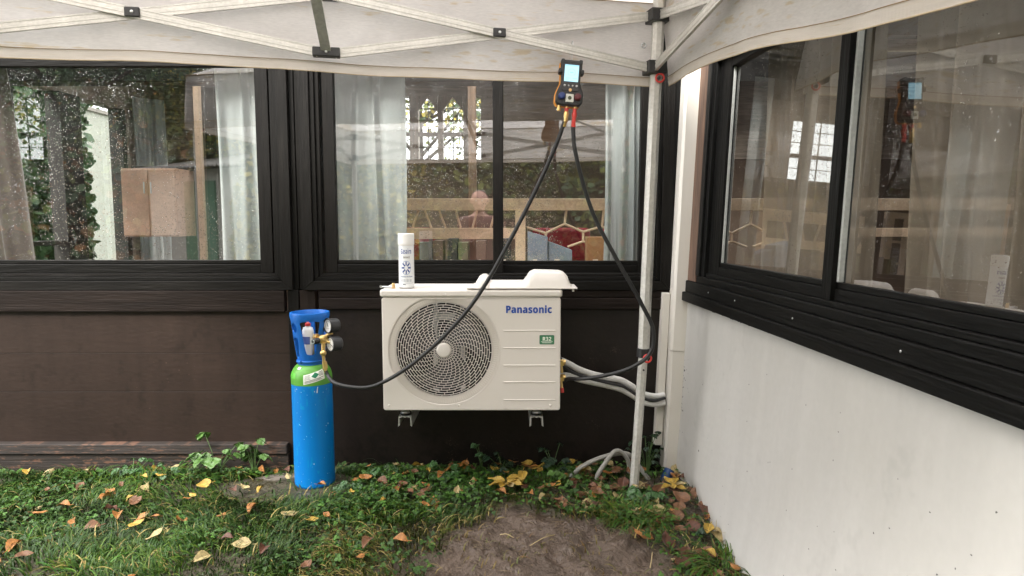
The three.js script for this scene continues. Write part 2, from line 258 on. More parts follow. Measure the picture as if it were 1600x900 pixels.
// the rest of the shell: far wall with old small-paned windows, end wall, floor, ceiling, roof
const roomWall = std(rgb(0.5, 0.4, 0.33), { map: grain, roughness: 0.7 });
const FZ = -5;
const farOpen = [[-3.0, -2.2], [-1.95, -1.55], [-1.35, -1.23], [-1.125, -0.89], [-0.83, -0.586], [-0.44, -0.375]];
const fy0 = 1.96, fy1 = 2.7;
{
  board('far_wall_panel', -4.3, 5.2, 0.0, fy0 - 0.001, FZ - 0.15, FZ, roomBrown, house); board('far_wall_panel', -4.3, 5.2, fy1 + 0.001, 3.2, FZ - 0.15, FZ, roomWall, house);
  let px = -4.3; for (const [a, b] of [...farOpen, [5.2, 5.2]]) { board('far_wall_post', px, a, fy0, fy1, FZ - 0.14, FZ + 0.01, roomWall, house, 0.004); px = b; }
  for (const [a, b] of farOpen) {
    const w = sub('far_window', house), ny = 4, nx = b - a > 0.2 ? 2 : 1;
    mesh('pane', new THREE.PlaneGeometry(b - a, fy1 - fy0).translate((a + b) / 2, (fy0 + fy1) / 2, FZ - 0.06), glass, w);
    board('transom', a, b, 2.23, 2.275, FZ - 0.05, FZ + 0.02, roomBrown, w);
    for (let i = 1; i < nx; i++) board('glazing_bar', a + (b - a) * i / nx - 0.006, a + (b - a) * i / nx + 0.006, fy0, fy1, FZ - 0.056, FZ - 0.04, darkRoomWood, w);
    for (const y of [2.1, 2.42, 2.56]) board('glazing_bar', a, b, y - 0.005, y + 0.005, FZ - 0.039, FZ - 0.025, darkRoomWood, w);
    if (b - a > 0.2 && b - a < 0.3) for (const s of [0, 1]) { const xe = s ? b : a, q = s ? -1 : 1; mitre('brace', [[xe, 2.7], [xe + q * 0.13, 2.7], [xe, 2.52]].sort(() => 0), FZ - 0.02, FZ + 0.03, roomWall, w); }
  }
  // end wall with a tall window towards the trees
  board('end_wall_panel', -4.3, -4.15, 0, 0.5, -5, -0.11, roomWall, house); board('end_wall_panel', -4.3, -4.15, 2.4, 3.2, -5, -0.11, roomWall, house);
  board('end_wall_panel', -4.3, -4.151, 0.501, 2.399, -5, -4.1, roomWall, house); board('end_wall_panel', -4.3, -4.151, 0.501, 2.399, -0.45, -0.11, roomWall, house);
  const ew = sub('end_window', house);
  mesh('pane', new THREE.PlaneGeometry(3.65, 1.9).rotateY(Math.PI / 2).translate(-4.22, 1.45, -2.275), glass, ew);
  for (const [z, w] of [[-0.5, 0.045], [-1.5, 0.045], [-2.4, 0.045], [-3.18, 0.15], [-4.06, 0.04]]) board('mullion', -4.27, -4.13, 0.5, 2.4, z - w, z + w, darkRoomWood, ew);
  board('mullion', -4.26, -4.14, 1.0, 1.04, -3.02, -2.45, darkRoomWood, ew);
  // east side of the wing
  board('east_wall_panel', 5.2, 5.35, 0, 0.9, -5.15, 2.3, roomWall, house); board('east_wall_panel', 5.2, 5.35, 2.2, 3.2, -5.15, 2.3, roomWall, house);
  board('east_wall_panel', 5.2, 5.34, 0.901, 2.199, -5.15, -2.0, roomWall, house); for (const z of [-0.6, 0.8, 2.15]) board('east_wall_post', 5.2, 5.34, 0.901, 2.199, z - 0.12, z + 0.12, roomWall, house);
  const eg = sub('east_window', house); mesh('pane', new THREE.PlaneGeometry(4.2, 1.3).rotateY(Math.PI / 2).translate(5.27, 1.55, 0.1), glass, eg);
  board('room_floor', -4.15, 5.2, 0.18, 0.25, -5, -0.1, roomBrown, house); board('room_floor', 1.05, 5.2, 0.18, 0.2505, -0.0995, 2.2, roomBrown, house);
  for (const [a, b, c, d] of [[-4.3, 5.35, -5.15, -3.6], [-4.3, 5.35, -1.6, -1.0], [-4.3, 5.35, -0.25, 0], [-4.3, -3.4, -0.999, -0.251], [3.4, 5.35, -0.999, -0.251], [-4.3, -3.2, -3.599, -1.601], [-1.6, 0.6, -3.599, -1.601], [2.2, 5.35, -3.599, -1.601]]) board('ceiling', a, b, 3.25, 3.33, c, d, roomWall, house); { const rl = sub('rooflight', house); mesh('pane', new THREE.PlaneGeometry(6.9, 0.8).rotateX(-Math.PI / 2).translate(0, 3.35, -0.625), glass, rl); for (let x = -2.6; x < 3; x += 0.85) board('bar', x - 0.025, x + 0.025, 3.27, 3.33, -0.998, -0.252, roomWall, rl); } for (const [a, b] of [[-3.2, -1.6], [0.6, 2.2]]) { const rl = sub('rooflight', house); mesh('pane', new THREE.PlaneGeometry(b - a + 0.06, 2.06).rotateX(-Math.PI / 2).translate((a + b) / 2, 3.35, -2.6), glass, rl); board('bar', (a + b) / 2 - 0.03, (a + b) / 2 + 0.03, 3.27, 3.33, -3.598, -1.602, roomWall, rl); } board('ceiling', 0.85, 5.35, 3.25, 3.33, 0.001, 2.3, roomWall, house);
  board('ceiling_beam', -4.15, 5.2, 2.08, 2.26, -1.15, -1.0, darkRoomWood, house);
  board('ceiling_beam', -4.15, 5.2, 2.95, 3.2, -3.4, -3.25, darkRoomWood, house);
  board('room_post', -0.328, -0.268, 0.25, 3.24, -1.9, -1.84, std(rgb(0.42, 0.26, 0.17), { map: grain, roughness: 0.6 }), house);
  board('room_post', -2.02, -1.95, 0.25, 3.24, -1.3, -1.23, darkRoomWood, house);
}

// ------------------------------------------------------------------ the leaning white wing on the right
const wing = thing('white_wing', 'white sheeted side wing with a black framed sliding window beside the tent', 'house', [0.845, 1.03, 0]);
wing.rotation.set(0, Math.atan(0.056), -0.038, 'YXZ');
const LEN = 2.3;
{
  const r = rngOf(131), spots = [];
  for (let k = 0; k < 90; k++) spots.push([0.06 + 0.1 * r() * r() + 0.02 * r(), 0.45 + 0.26 * r(), 0.001 + 0.0016 * r()]);
  for (let k = 0; k < 70; k++) spots.push([2.3 * r(), 0.85 * r(), 0.0004 + 0.001 * r() * r()]);
  spots.push([0.13, 0.66, 0.005], [0.42, 0.36, 0.004]);
  const w = 1024, h = 512, sp = new Float32Array(w * h);
  for (const [x, y, s] of spots) { const px = x / 2.3 * w, py = y / 1.0 * h, rx = s / 2.3 * w + 0.5, ry = s * h + 0.5; for (let j = Math.floor(py - ry); j <= py + ry; j++) for (let i = Math.floor(px - rx); i <= px + rx; i++) if (i >= 0 && j >= 0 && i < w && j < h && Math.hypot((i - px) / rx, (j - py) / ry) < 1) sp[j * w + i] = 0.8; }
  const map = tex(w, h, (u, v) => {
    const x = u * 2.3, y = v, st = fbm(x * 16, y * 1.1, 133, 4), f = fbm(x * 70, y * 50, 135, 2), b = fbm(x * 2, y * 2, 137, 4), d = smooth(0.6, 0.75, 0.6 * fbm(x * 5, y * 4, 139, 4) + 0.4 * fbm(x * 30, y * 24, 141, 3));
    const k = sp[Math.min(h - 1, Math.floor(y * h)) * w + Math.min(w - 1, Math.floor(u * w))];
    const l = (0.93 + 0.045 * (st - 0.5) + 0.02 * (f - 0.5) + 0.05 * (b - 0.5)) * (1 - 0.03 * d) * (1 - k);
    return [l, l * (0.995 + 0.004 * b), l * (0.97 + 0.02 * b)];
  }, true, false);
  const sheetMat = std(rgb(0.56, 0.55, 0.545), { map, roughness: 0.6, bumpMap: fineBump, bumpScale: 0.0006 });
  const flare = (z, t) => 0.11 * smooth(0.05, 1.5, z) * t ** 2.2 + 0.006 * Math.sin(z * 26 + t * 7) * smooth(0.35, 0, z - 0.02) * t ** 2 + 0.002 * Math.sin(z * 5 + 9 * t) * t;
  // a sheet with thickness: outer face, inner face and a lower edge
  const outer = gridGeo(60, 40, (u, v) => { const z = -0.02 + u * (LEN + 0.02), t = 1 - v; return [-0.004 - flare(z, t), -0.19 - t * 0.99, z]; });
  const inner = gridGeo(60, 40, (u, v) => { const z = -0.02 + (1 - u) * (LEN + 0.02), t = 1 - v; return [0.004 - flare(z, t), -0.19 - t * 0.99, z]; });
  mesh('wall_sheet', plain([outer, inner]), sheetMat, wing);
  // ragged edge of the black paint under the sill
  const s = new THREE.Shape(); s.moveTo(0.02, 0); for (let z = 0.02; z < LEN; z += 0.008) s.lineTo(z, -0.003 - 0.007 * fbm(z * 45, 1, 145, 3) * smooth(0, 0.2, z) * smooth(1.6, 0.7, z) - 0.004 * r() * (r() > 0.7) * smooth(1.6, 0.7, z)); s.lineTo(LEN, 0);
  mesh('paint_edge', new THREE.ExtrudeGeometry(s, { depth: 0.002, bevelEnabled: false }).rotateY(-Math.PI / 2).translate(-0.0045, -0.189, 0), blackWood, wing);
  board('sill_board', -0.034, 0.06, -0.189, -0.146, 0.03, LEN, blackWood, wing, 0.004);
  board('sill_board', -0.02, 0.06, -0.1455, -0.092, 0.06, LEN, blackWood, wing, 0.004);
  board('sill_board', -0.008, 0.06, -0.0915, -0.06, 0.2135, LEN, blackWood, wing, 0.004);
  board('corner_board', -0.012, 0.05, -0.0915, 2.2, 0.06, 0.212, wornWood, wing, 0.003);
  board('upper_wall_board', -0.004, 0.1, 0.93, 2.2, 0.2135, LEN, blackWood, wing, 0.003);
  board('end_board', 0.0, 4.2, -1.1, 2.2, LEN + 0.001, LEN + 0.08, sheetMat, wing);
  const w2 = sub('window', wing); w2.userData.label = 'black framed sliding window with sheer curtains in the white wing';
  const zb = (n, z0, z1, y0, y1, x0, x1, m = blackWood) => board(n, x0, x1, y0, y1, z0, z1, m, w2);
  zb('frame_board', 0.2135, 0.262, -0.0595, 0.929, -0.014, 0.06); zb('frame_board', 0.263, 0.3, -0.0595, 0.929, -0.004, 0.06);
  zb('frame_board', 0.3015, LEN, 0.875, 0.929, -0.01, 0.06); zb('frame_board', 0.3015, LEN, -0.0595, -0.042, 0.004, 0.06);
  zb('frame_board', 2.22, LEN, -0.0415, 0.8745, -0.01, 0.06);
  // left sash, then the right sash
  zb('stile', 0.3015, 0.43, -0.0415, 0.8745, 0.012, 0.05); zb('rail', 0.4305, 1.309, -0.0415, -0.006, 0.012, 0.05); zb('glazing_bead', 0.4305, 1.309, -0.0055, 0.0125, 0.018, 0.046); zb('rail', 0.4305, 1.309, 0.83, 0.8745, 0.012, 0.05);
  zb('stile', 1.3095, 1.362, -0.0415, 0.8745, 0.006, 0.052);
  zb('rail', 1.3625, 2.2195, -0.0415, -0.006, 0.02, 0.056); zb('glazing_bead', 1.3625, 2.2195, -0.0055, 0.0125, 0.026, 0.05); zb('rail', 1.3625, 2.2195, 0.83, 0.8745, 0.02, 0.056);
  const gasket = std(rgb(0.5, 0.52, 0.5), { roughness: 0.6, map: speck });
  zb('gasket', 0.4305, 0.437, 0.013, 0.8295, 0.022, 0.034, gasket); zb('gasket', 1.3625, 1.374, 0.013, 0.8295, 0.022, 0.04, gasket);
  mesh('pane', new THREE.PlaneGeometry(0.888, 0.83).rotateY(-Math.PI / 2).translate(0.036, 0.42, 0.87), glass, w2);
  mesh('pane', new THREE.PlaneGeometry(0.86, 0.83).rotateY(-Math.PI / 2).translate(0.042, 0.42, 1.79), glass, w2);
  const dg = new THREE.Group(); dg.name = 'raindrop_layer'; dg.rotation.y = -Math.PI / 2; dg.position.set(0.0355, 0, 0); wing.add(dg);
  drops(dg, 0.43, 1.31, 0.02, 0.83, 0, 3000, 147, 0.75); const d2 = drops(dg, 1.37, 2.1, 0.02, 0.83, -0.006, 2600, 149, 0.6); void d2;
  // screw heads
  for (const z of [0.42, 0.72, 1.2, 1.75]) mesh('screw', new THREE.SphereGeometry(0.004, 8, 6).scale(0.5, 1, 1).translate(-0.0205, -0.118, z), steel, wing);
}

// ------------------------------------------------------------------ what stands and hangs inside the rooms
function curtain(name, label, x0, x1, y0, y1, folds, amp, m, at, turn = 0, seed = 1, gather = 0) {
  const c = thing(name, label, 'curtain', at); c.rotation.y = turn;
  const r = rngOf(seed), ph = r() * 6, k = 24 * folds;
  const f = (u, v) => { const w = u + 0.02 * Math.sin(u * 17 + ph), s = Math.sin(w * folds * Math.PI * 2 + 0.5 * Math.sin(v * 2 + u * 9)); return [mix(x0, x1, u) + gather * (1 - v) * (u - 0.5) + 0.006 * Math.sin(v * 4 + u * 12), mix(y0, y1, v), amp * (s * (0.75 + 0.25 * Math.sin(u * 23 + ph)) + 0.3 * Math.sin(w * folds * 9 + v)) * (1.15 - 0.35 * v)]; };
  mesh('fabric', gridGeo(Math.round(k), 24, f), m, c);
  mesh('header_tape', plain([gridGeo(Math.round(k), 1, (u, v) => { const p = f(u, 1); return [p[0], y1 + 0.002 + 0.05 * v, p[2]]; })]), m, c);
  return c;
}
const whiteCloth = phy(rgb(0.385, 0.4, 0.395), { roughness: 1, transmission: 0.3, thickness: 0, side: THREE.DoubleSide });
const tanCloth = phy(rgb(0.1, 0.074, 0.063), { roughness: 1, transmission: 0.25, thickness: 0, side: THREE.DoubleSide });
const sheer = new THREE.MeshPhysicalMaterial({ color: rgb(0.29, 0.23, 0.18), roughness: 1, transparent: true, opacity: 0.62, side: THREE.DoubleSide });
curtain('white_curtain', 'narrow white curtain beside the post, in the window left of the cylinder', -1.49, -1.2, 0.9, 2.2, 3, 0.022, whiteCloth, [0, 0, -0.17], 0, 3);
curtain('tan_curtain', 'tan curtain gathered at the far end of the window left of the cylinder', -2.98, -2.58, 0.9, 2.2, 4, 0.03, tanCloth, [0, 0, -0.2], 0, 5, 0.25);
curtain('white_curtain', 'white curtain hanging beside the glazed cabinet against the end wall', -0.16, 0.16, 0.5, 2.5, 3, 0.03, whiteCloth, [-3.98, 0, -4.3], 0.7, 7);
curtain('white_curtain', 'pale curtain behind the spray can in the two-sash window', -0.9, -0.545, 0.9, 2.2, 4, 0.024, whiteCloth, [0, 0, -0.19], 0, 9);
curtain('white_curtain', 'pale grey curtain behind the tent pole in the two-sash window', 0.47, 0.73, 0.9, 2.2, 4, 0.024, whiteCloth, [0, 0, -0.19], 0, 11);
curtain('sheer_curtain', 'beige sheer curtain in the wider pane of the black sliding window', 1.44, 2.25, 0.85, 2.05, 9, 0.022, sheer, [1.0, 0, 0], -Math.PI / 2 + 0.056, 13).position.set(1.02, 0, 0);
curtain('sheer_curtain', 'beige sheer curtain in the pane next to the white duct', 0.53, 1.28, 0.85, 2.05, 8, 0.02, sheer, [1.0, 0, 0], -Math.PI / 2 + 0.056, 15).position.set(1.02, 0, 0);
{ // wooden partition: two pale rails, slanted pickets, then a honeycomb lattice
  const p = thing('wooden_partition', 'pale wooden partition with slanted pickets and honeycomb lattice inside the window', 'partition', [0, 0.25, -1.0]);
  const y = v => v - 0.25;
  board('rail', -0.78, 3.4, y(1.285), y(1.36), -0.02, 0.02, paleWood, p); board('rail', -0.78, 0.02, y(1.105), y(1.175), -0.02, 0.02, paleWood, p); board('rail', 2.0, 3.4, y(1.12), y(1.175), -0.02, 0.02, paleWood, p);
  board('post', 0.021, 0.085, 0, y(1.2845), -0.025, 0.025, paleWood, p); board('post', 1.95, 1.999, 0, y(1.2845), -0.025, 0.025, paleWood, p); board('post', -0.84, -0.781, 0, y(1.4), -0.025, 0.025, paleWood, p); board('post', 3.401, 3.46, 0, y(1.4), -0.025, 0.025, paleWood, p);
  [[-0.7, 0.02], [-0.61, 0.02], [-0.53, -0.02], [-0.44, -0.02], [-0.34, -0.015], [-0.235, 0.015], [-0.12, 0.015]].forEach(([x, s]) => mesh('picket', rod([x - s, y(1.176), 0], [x + s, y(1.284), 0], 0.008, 6), paleWood, p));
  const r = rngOf(151), bar = (a, b) => mesh('lattice_bar', rod([...a, 0], [...b, 0], 0.0085, 6), paleWood, p);
  const cw = 0.235; let top = [], mid = [];
  for (let k = 0; k < 8; k++) { const x = 0.1 + cw * k + 0.02 * (r() - 0.5); top.push([x + 0.0, y(1.19) + 0.03 * (r() - 0.5)]); mid.push([x + cw / 2, y(1.15) + 0.03 * (r() - 0.5)]); }
  for (let k = 0; k < 8; k++) { bar(top[k], mid[k]); if (k < 7) bar(mid[k], top[k + 1]); if (k) bar(top[k], [top[k][0] + 0.01, y(1.286)]); const lo = [mid[k][0], y(1.09)]; bar(mid[k], lo); bar(lo, [lo[0] + cw / 2 - 0.02, y(1.055)]); bar(lo, [lo[0] - cw / 2 + 0.02, y(1.055)]); }
}
function redChair(label, x, z) {
  const c = thing('red_chair', label, 'chair', [x, 0.25, z], 'red upholstered chairs inside');
  const redCloth = std(rgb(0.32, 0.02, 0.04), { roughness: 0.9 });
  mesh('backrest', new RoundedBoxGeometry(0.42, 0.24, 0.07, 4, 0.035).translate(0, 0.8, -0.2), redCloth, c); mesh('seat', new RoundedBoxGeometry(0.46, 0.08, 0.44, 3, 0.03).translate(0, 0.46, 0.02), redCloth, c);
  for (const sx of [-1, 1]) for (const sz of [-1, 1]) mesh('leg', rod([sx * 0.19, 0, sz * 0.18], [sx * 0.18, sz < 0 ? 0.85 : 0.43, sz * 0.17], 0.014, 8), darkRoomWood, c);
  return c;
}
redChair('red chair behind the slanted pickets of the partition', -0.78, -1.55); redChair('red chair behind the honeycomb lattice of the partition', 0.36, -1.45); redChair('red chair behind the orange box', 0.86, -1.45);
{
  const t = thing('pale_table', 'pale wooden side table with boxes under the two-sash window', 'table', [0.1, 0.25, -0.6]);
  board('table_top', -0.7, 0.75, 0.68, 0.71, -0.2, 0.2, paleWood, t); for (const x of [-0.66, 0.66]) for (const z of [-0.16, 0.16]) board('leg', x - 0.02, x + 0.05, 0, 0.679, z - 0.025, z + 0.025, paleWood, t);
  const bxMat = (c) => std(c, { roughness: 0.75, map: speck });
  const box = (name, label, x0, x1, y1, z0, z1, c, slope = 0) => { const b = thing(name, label, 'box', [(x0 + x1) / 2, 0.96, (z0 + z1) / 2]); const w = (x1 - x0) / 2, d = (z1 - z0) / 2, h = y1 - 0.96; const s = new THREE.Shape([[-w, 0], [w, 0], [w, h - slope], [-w, h]].map(p => new THREE.Vector2(...p))); mesh('carton', ext(s, 2 * d, 0.002, 1).translate(0, 0, -d), bxMat(c), b); mesh('label_strip', bx(-w * 0.5, -w * 0.05, 0.03, 0.045, d + 0.0005, d + 0.002, 0), bxMat(rgb(0.8, 0.7, 0.6)), b); return b; };
  box('blue_box', 'blue grey magazine box with a slanted top, near the honeycomb lattice', 0.09, 0.2, 1.16, -0.62, -0.5, rgb(0.24, 0.27, 0.34), 0.03); box('blue_box', 'smaller blue grey box beside the slanted magazine box', 0.205, 0.34, 1.105, -0.64, -0.52, rgb(0.22, 0.26, 0.33), 0.05);
  box('orange_box', 'orange cardboard box near the pale grey curtain', 0.42, 0.55, 1.13, -0.6, -0.48, rgb(0.33, 0.15, 0.06));
  for (const [x, c, lb] of [[-0.52, 0, 'olive binder nearest the spray can, on the table inside'], [-0.44, 1, 'brown binder beside the olive one near the spray can'], [-0.36, 2, 'black binder between a brown and an olive binder'], [-0.3, 0, 'olive binder next to the black binder on the table'], [-0.2, 1, 'brown binder standing free in the middle of the table'], [-0.06, 2, 'black binder behind the dark window mullion']]) box('binder', lb, x, x + 0.055, 1.1 + 0.01 * c, -0.62, -0.47, [rgb(0.1, 0.11, 0.05), rgb(0.16, 0.1, 0.075), rgb(0.03, 0.028, 0.025)][c]).userData.group = 'binders on the table';
}
{
  const c = thing('peach_cabinet', 'peach coloured hanging cabinet inside the window left of the cylinder', 'cabinet', [-3.2, 1.08, -2.9]);
  const peach = std(rgb(0.8, 0.5, 0.36), { roughness: 0.6, map: speck });
  board('body', -0.24, 0.24, 0, 0.6, -0.18, 0.16, peach, c); board('door', -0.235, -0.002, 0.01, 0.59, 0.161, 0.178, peach, c); board('door', 0.002, 0.235, 0.01, 0.59, 0.161, 0.178, peach, c);
  for (const s of [-1, 1]) mesh('handle', rod([s * 0.03, 0.38, 0.19], [s * 0.03, 0.48, 0.19], 0.006, 8), steel, c);
  board('hanging_rail', -0.3, 0.3, 0.601, 0.64, -0.2, -0.1, darkRoomWood, c);
  const g = thing('glazed_cabinet', 'pale cabinet with a small-paned glass door behind the white curtain', 'cabinet', [-3.05, 0.25, -4.1]);
  board('carcass', -0.2, 0.2, 0, 1.35, -0.3, -0.01, darkRoomWood, g); board('stile', -0.2, -0.13, 0, 1.35, -0.0095, 0.02, paleWood, g); board('stile', 0.13, 0.2, 0, 1.35, -0.0095, 0.02, paleWood, g);
  for (const y of [0, 0.25, 0.5, 0.75, 1.0, 1.28]) board('rail', -0.1295, 0.1295, y, y + (y === 1.28 || !y ? 0.07 : 0.03), -0.0095, 0.018, paleWood, g);
  const pw = thing('pale_post', 'slim pale upright post beside the peach cabinet', 'post', [-2.86, 0.25, -3.0]); board('shaft', -0.025, 0.025, 0, 2.95, -0.03, 0.03, paleWood, pw); board('foot', -0.06, 0.06, -0.001, 0.04, -0.06, 0.06, paleWood, pw);
}

// ------------------------------------------------------------------ white pipe duct in the corner
{
  const d = thing('pipe_duct', 'cream white plastic pipe duct running up the corner behind the tent pole', 'duct', [0.79, 0, 0.0]); d.rotation.z = -0.033;
  const cream = phy(rgb(0.64, 0.61, 0.555), { roughness: 0.42 });
  const cover = (name, x0, x1, y0, y1, z1) => { const s = new THREE.Shape(), c = 0.012; s.moveTo(x0, 0.004); s.lineTo(x0, z1 - c); s.lineTo(x0 + c, z1); s.lineTo(x1 - c, z1); s.lineTo(x1, z1 - c); s.lineTo(x1, 0.004); const g = new THREE.ExtrudeGeometry(s, { depth: y1 - y0, bevelEnabled: false }).rotateX(-Math.PI / 2); g.scale(1, 1, -1); g.computeVertexNormals(); const i = g.index; void i; mesh(name, uvBox(flip(g.translate(0, y0, 0))), cream, d); };
  function flip(g) { g = g.index ? g.toNonIndexed() : g; const p = g.attributes.position; for (let k = 0; k < p.count; k += 3) { const a = [p.getX(k + 1), p.getY(k + 1), p.getZ(k + 1)]; p.setXYZ(k + 1, p.getX(k + 2), p.getY(k + 2), p.getZ(k + 2)); p.setXYZ(k + 2, ...a); } g.computeVertexNormals(); return g; }
  cover('lower_cover', -0.046, 0.052, 0.0, 0.594, 0.1); cover('upper_cover', -0.048, 0.053, 0.597, 2.5, 0.103);
  board('rear_channel', -0.088, -0.05, 0.11, 0.87, 0.003, 0.05, cream, d, 0.004);
}

// ------------------------------------------------------------------ heat pump outdoor unit
const AX = -0.572, AW = 0.786, AY = 0.38, AH = 0.542, AZ0 = 0.085, AZ1 = 0.37;
const unit = thing('heat_pump_unit', 'cream white heat pump outdoor unit with round fan grille mounted on the dark wall', 'heat pump', [AX + AW / 2, AY, (AZ0 + AZ1) / 2]);
{
  const W2 = AW / 2, D2 = (AZ1 - AZ0) / 2, fx = -0.301 - (AX + AW / 2), fy = 0.651 - AY;
  const s = roundedShape(AW, AH - 0.036, 0.012); const hole = new THREE.Path(); hole.absarc(fx, fy - (AH - 0.036) / 2, 0.2455, 0, Math.PI * 2, true); s.holes.push(hole);
  const front = new THREE.ExtrudeGeometry(s, { depth: 0.018, bevelEnabled: true, bevelSize: 0.005, bevelThickness: 0.005, bevelOffset: -0.005, bevelSegments: 3, curveSegments: 64 }); front.translate(0, (AH - 0.036) / 2, D2 - 0.023);
  mesh('front_panel', uvBox(front), whitePlastic, unit);
  board('side_panel', -W2 + 0.002, -W2 + 0.005, 0.004, AH - 0.036, -D2, D2 - 0.029, whitePlastic, unit, 0); board('side_panel', W2 - 0.005, W2 - 0.002, 0.004, AH - 0.036, -D2, D2 - 0.029, whitePlastic, unit, 0);
  board('base_pan', -W2 + 0.006, W2 - 0.006, 0.004, 0.01, -D2, D2 - 0.029, whitePlastic, unit, 0); board('back_panel', -W2 + 0.006, W2 - 0.006, 0.011, AH - 0.037, -D2, -D2 + 0.004, blackPlastic, unit, 0);
  board('inner_wall', fx + 0.25, fx + 0.254, 0.011, AH - 0.037, -D2 + 0.005, D2 - 0.03, blackPlastic, unit, 0);
  const top = new RoundedBoxGeometry(AW + 0.012, 0.034, AZ1 - AZ0 + 0.012, 4, 0.011); mesh('top_cover', uvBox(top.translate(0, AH - 0.0175, 0.003)), whitePlastic, unit);
  mesh('top_embossing', new RoundedBoxGeometry(AW - 0.12, 0.006, 0.2, 2, 0.003).translate(0, AH - 0.0005, 0), whitePlastic, unit);
  // the mouth round the grille, with its small ribs
  const z = D2 - 0.002, C = (g) => g.rotateX(Math.PI / 2).translate(fx, fy, z);
  mesh('bell_mouth', C(lathe([[0.2135, -0.03], [0.2137, -0.012], [0.217, -0.006], [0.24, -0.0035], [0.2425, -0.0055], [0.2455, -0.006], [0.2485, -0.0005], [0.246, 0.0035], [0.2435, -0.001]], 120)), whitePlasticB, unit);
  const ribs = []; for (let k = 0; k < 150; k++) { const a = k / 150 * Math.PI * 2; ribs.push(new THREE.BoxGeometry(0.019, 0.0034, 0.004).translate(0.2285, 0, -0.0025).rotateZ(a).translate(fx, fy, z)); }
  const rb = mesh('mouth_ribs', plain(ribs), whitePlasticB, unit); rb.userData.kind = 'stuff';
  const cav = lathe([[0.0, -0.22], [0.235, -0.22], [0.235, -0.03], [0.2136, -0.031]], 64); mesh('fan_shroud', C(cav), std(rgb(0.012, 0.012, 0.012), { roughness: 0.9, side: THREE.DoubleSide }), unit);
  const grille = sub('fan_grille', unit), N = 15, r0 = 0.043, r1 = 0.2125, rad = i => mix(r0, r1, Math.pow(i / N, 0.94)), struts = [];
  for (let i = 0; i <= N; i++) mesh('grille_ring', new THREE.TorusGeometry(rad(i), i < 8 ? 0.0011 : 0.00145, 6, 96).translate(fx, fy, z - 0.004 + 0.004 * Math.cos(rad(i) / r1 * 1.5)), whitePlasticB, grille);
  for (let i = -1; i < N; i++) for (let k = 0; k < 32; k++) {
    const ra = i < 0 ? 0.03 : rad(i), rb2 = rad(i + 1), a = (k * 11.25 + (i % 2 ? 5.6 : 0) + Math.max(0, i) * 2.2) * Math.PI / 180;
    struts.push(new THREE.BoxGeometry(rb2 - ra + 0.001, 0.0021, 0.005).translate((ra + rb2) / 2, 0, -0.002).rotateZ(a).translate(fx, fy, z - 0.002));
  }
  const st = mesh('grille_struts', plain(struts), whitePlasticB, grille); st.userData.kind = 'stuff';
  mesh('grille_hub', C(lathe([[0.0, 0.004], [0.026, 0.003], [0.0325, 0.0], [0.033, -0.008]], 40)), whitePlasticB, grille);
  const fan = sub('fan', unit), fanGrey = phy(rgb(0.035, 0.036, 0.038), { roughness: 0.35 });
  for (let k = 0; k < 3; k++) mesh('blade', gridGeo(14, 10, (u, v) => { const a = (k * 120 + 8 + u * 82 - 26 * v) * Math.PI / 180, r = mix(0.05, 0.2, v); return [fx + r * Math.cos(a), fy + r * Math.sin(a), z - 0.06 - 0.075 * u * (0.5 + 0.5 * v)]; }), Object.assign(fanGrey, { side: THREE.DoubleSide }), fan);
  mesh('fan_hub', C(lathe([[0, -0.05], [0.045, -0.055], [0.055, -0.07], [0.055, -0.13]], 40)), fanGrey, fan);
  const mount = sub('motor_mount', unit), galv = std(rgb(0.5, 0.51, 0.52), { metalness: 0.3, roughness: 0.45 });
  for (const x of [-0.057, 0.07]) board('mount_bar', fx + x - 0.011, fx + x + 0.011, 0.02, AH - 0.05, z - 0.2, z - 0.185, galv, mount, 0.001);
  for (const y of [0.125, -0.195]) board('cross_bar', fx - 0.045, fx + 0.058, fy + y - 0.014, fy + y + 0.014, z - 0.2, z - 0.183, galv, mount, 0.001);
  // raised lines of the right-hand panel
  for (const y of [0.739, 0.662, 0.584, 0.509, 0.428]) { const a = -0.037 - (AX + W2), b = 0.191 - (AX + W2); mesh('panel_line', new THREE.CylinderGeometry(0.0028, 0.0028, b - a, 8).rotateZ(Math.PI / 2).scale(1, 1.1, 0.9).translate((a + b) / 2, y - AY, D2), whitePlastic, unit); }
  for (const [x, y] of [[-0.545, 0.403], [-0.235, 0.403], [0.17, 0.403], [-0.29, 0.9]]) mesh('screw', new THREE.SphereGeometry(0.0055, 12, 8).scale(1, 1, 0.5).translate(x - (AX + W2), y - AY, D2 + (y > 0.8 ? 0.008 : 0)), whitePlasticB, unit);
  const font = await new FontLoader().loadAsync('fonts/droid/droid_sans_bold.typeface.json');
  const tg = new TextGeometry('Panasonic', { font, size: 0.0315, depth: 0.0008, curveSegments: 6, bevelEnabled: true, bevelSize: 0.0007, bevelThickness: 0.0002, bevelSegments: 1 }); tg.computeBoundingBox();
  const bb = tg.boundingBox; tg.translate(-bb.min.x, 0, 0).scale(0.201 / (bb.max.x - bb.min.x), 1, 1);
  mesh('lettering', tg.translate(-0.026 - (AX + W2), 0.818 - AY, D2 + 0.0004), phy(rgb(0.012, 0.07, 0.36), { roughness: 0.35 }), unit);
  const badge = canvasTex(256, 160, (c, w, h) => { c.fillStyle = '#3d7a58'; c.fillRect(0, 0, w, h); c.strokeStyle = '#2b6145'; c.lineWidth = 10; c.strokeRect(5, 5, w - 10, h - 10); c.fillStyle = '#f4f4ea'; c.font = 'bold 92px sans-serif'; c.textAlign = 'center'; c.fillText('R32', w / 2, 98); c.fillRect(28, 110, 200, 6); c.font = 'bold 24px sans-serif'; c.fillText('REFRIGERANT', w / 2, 140); });
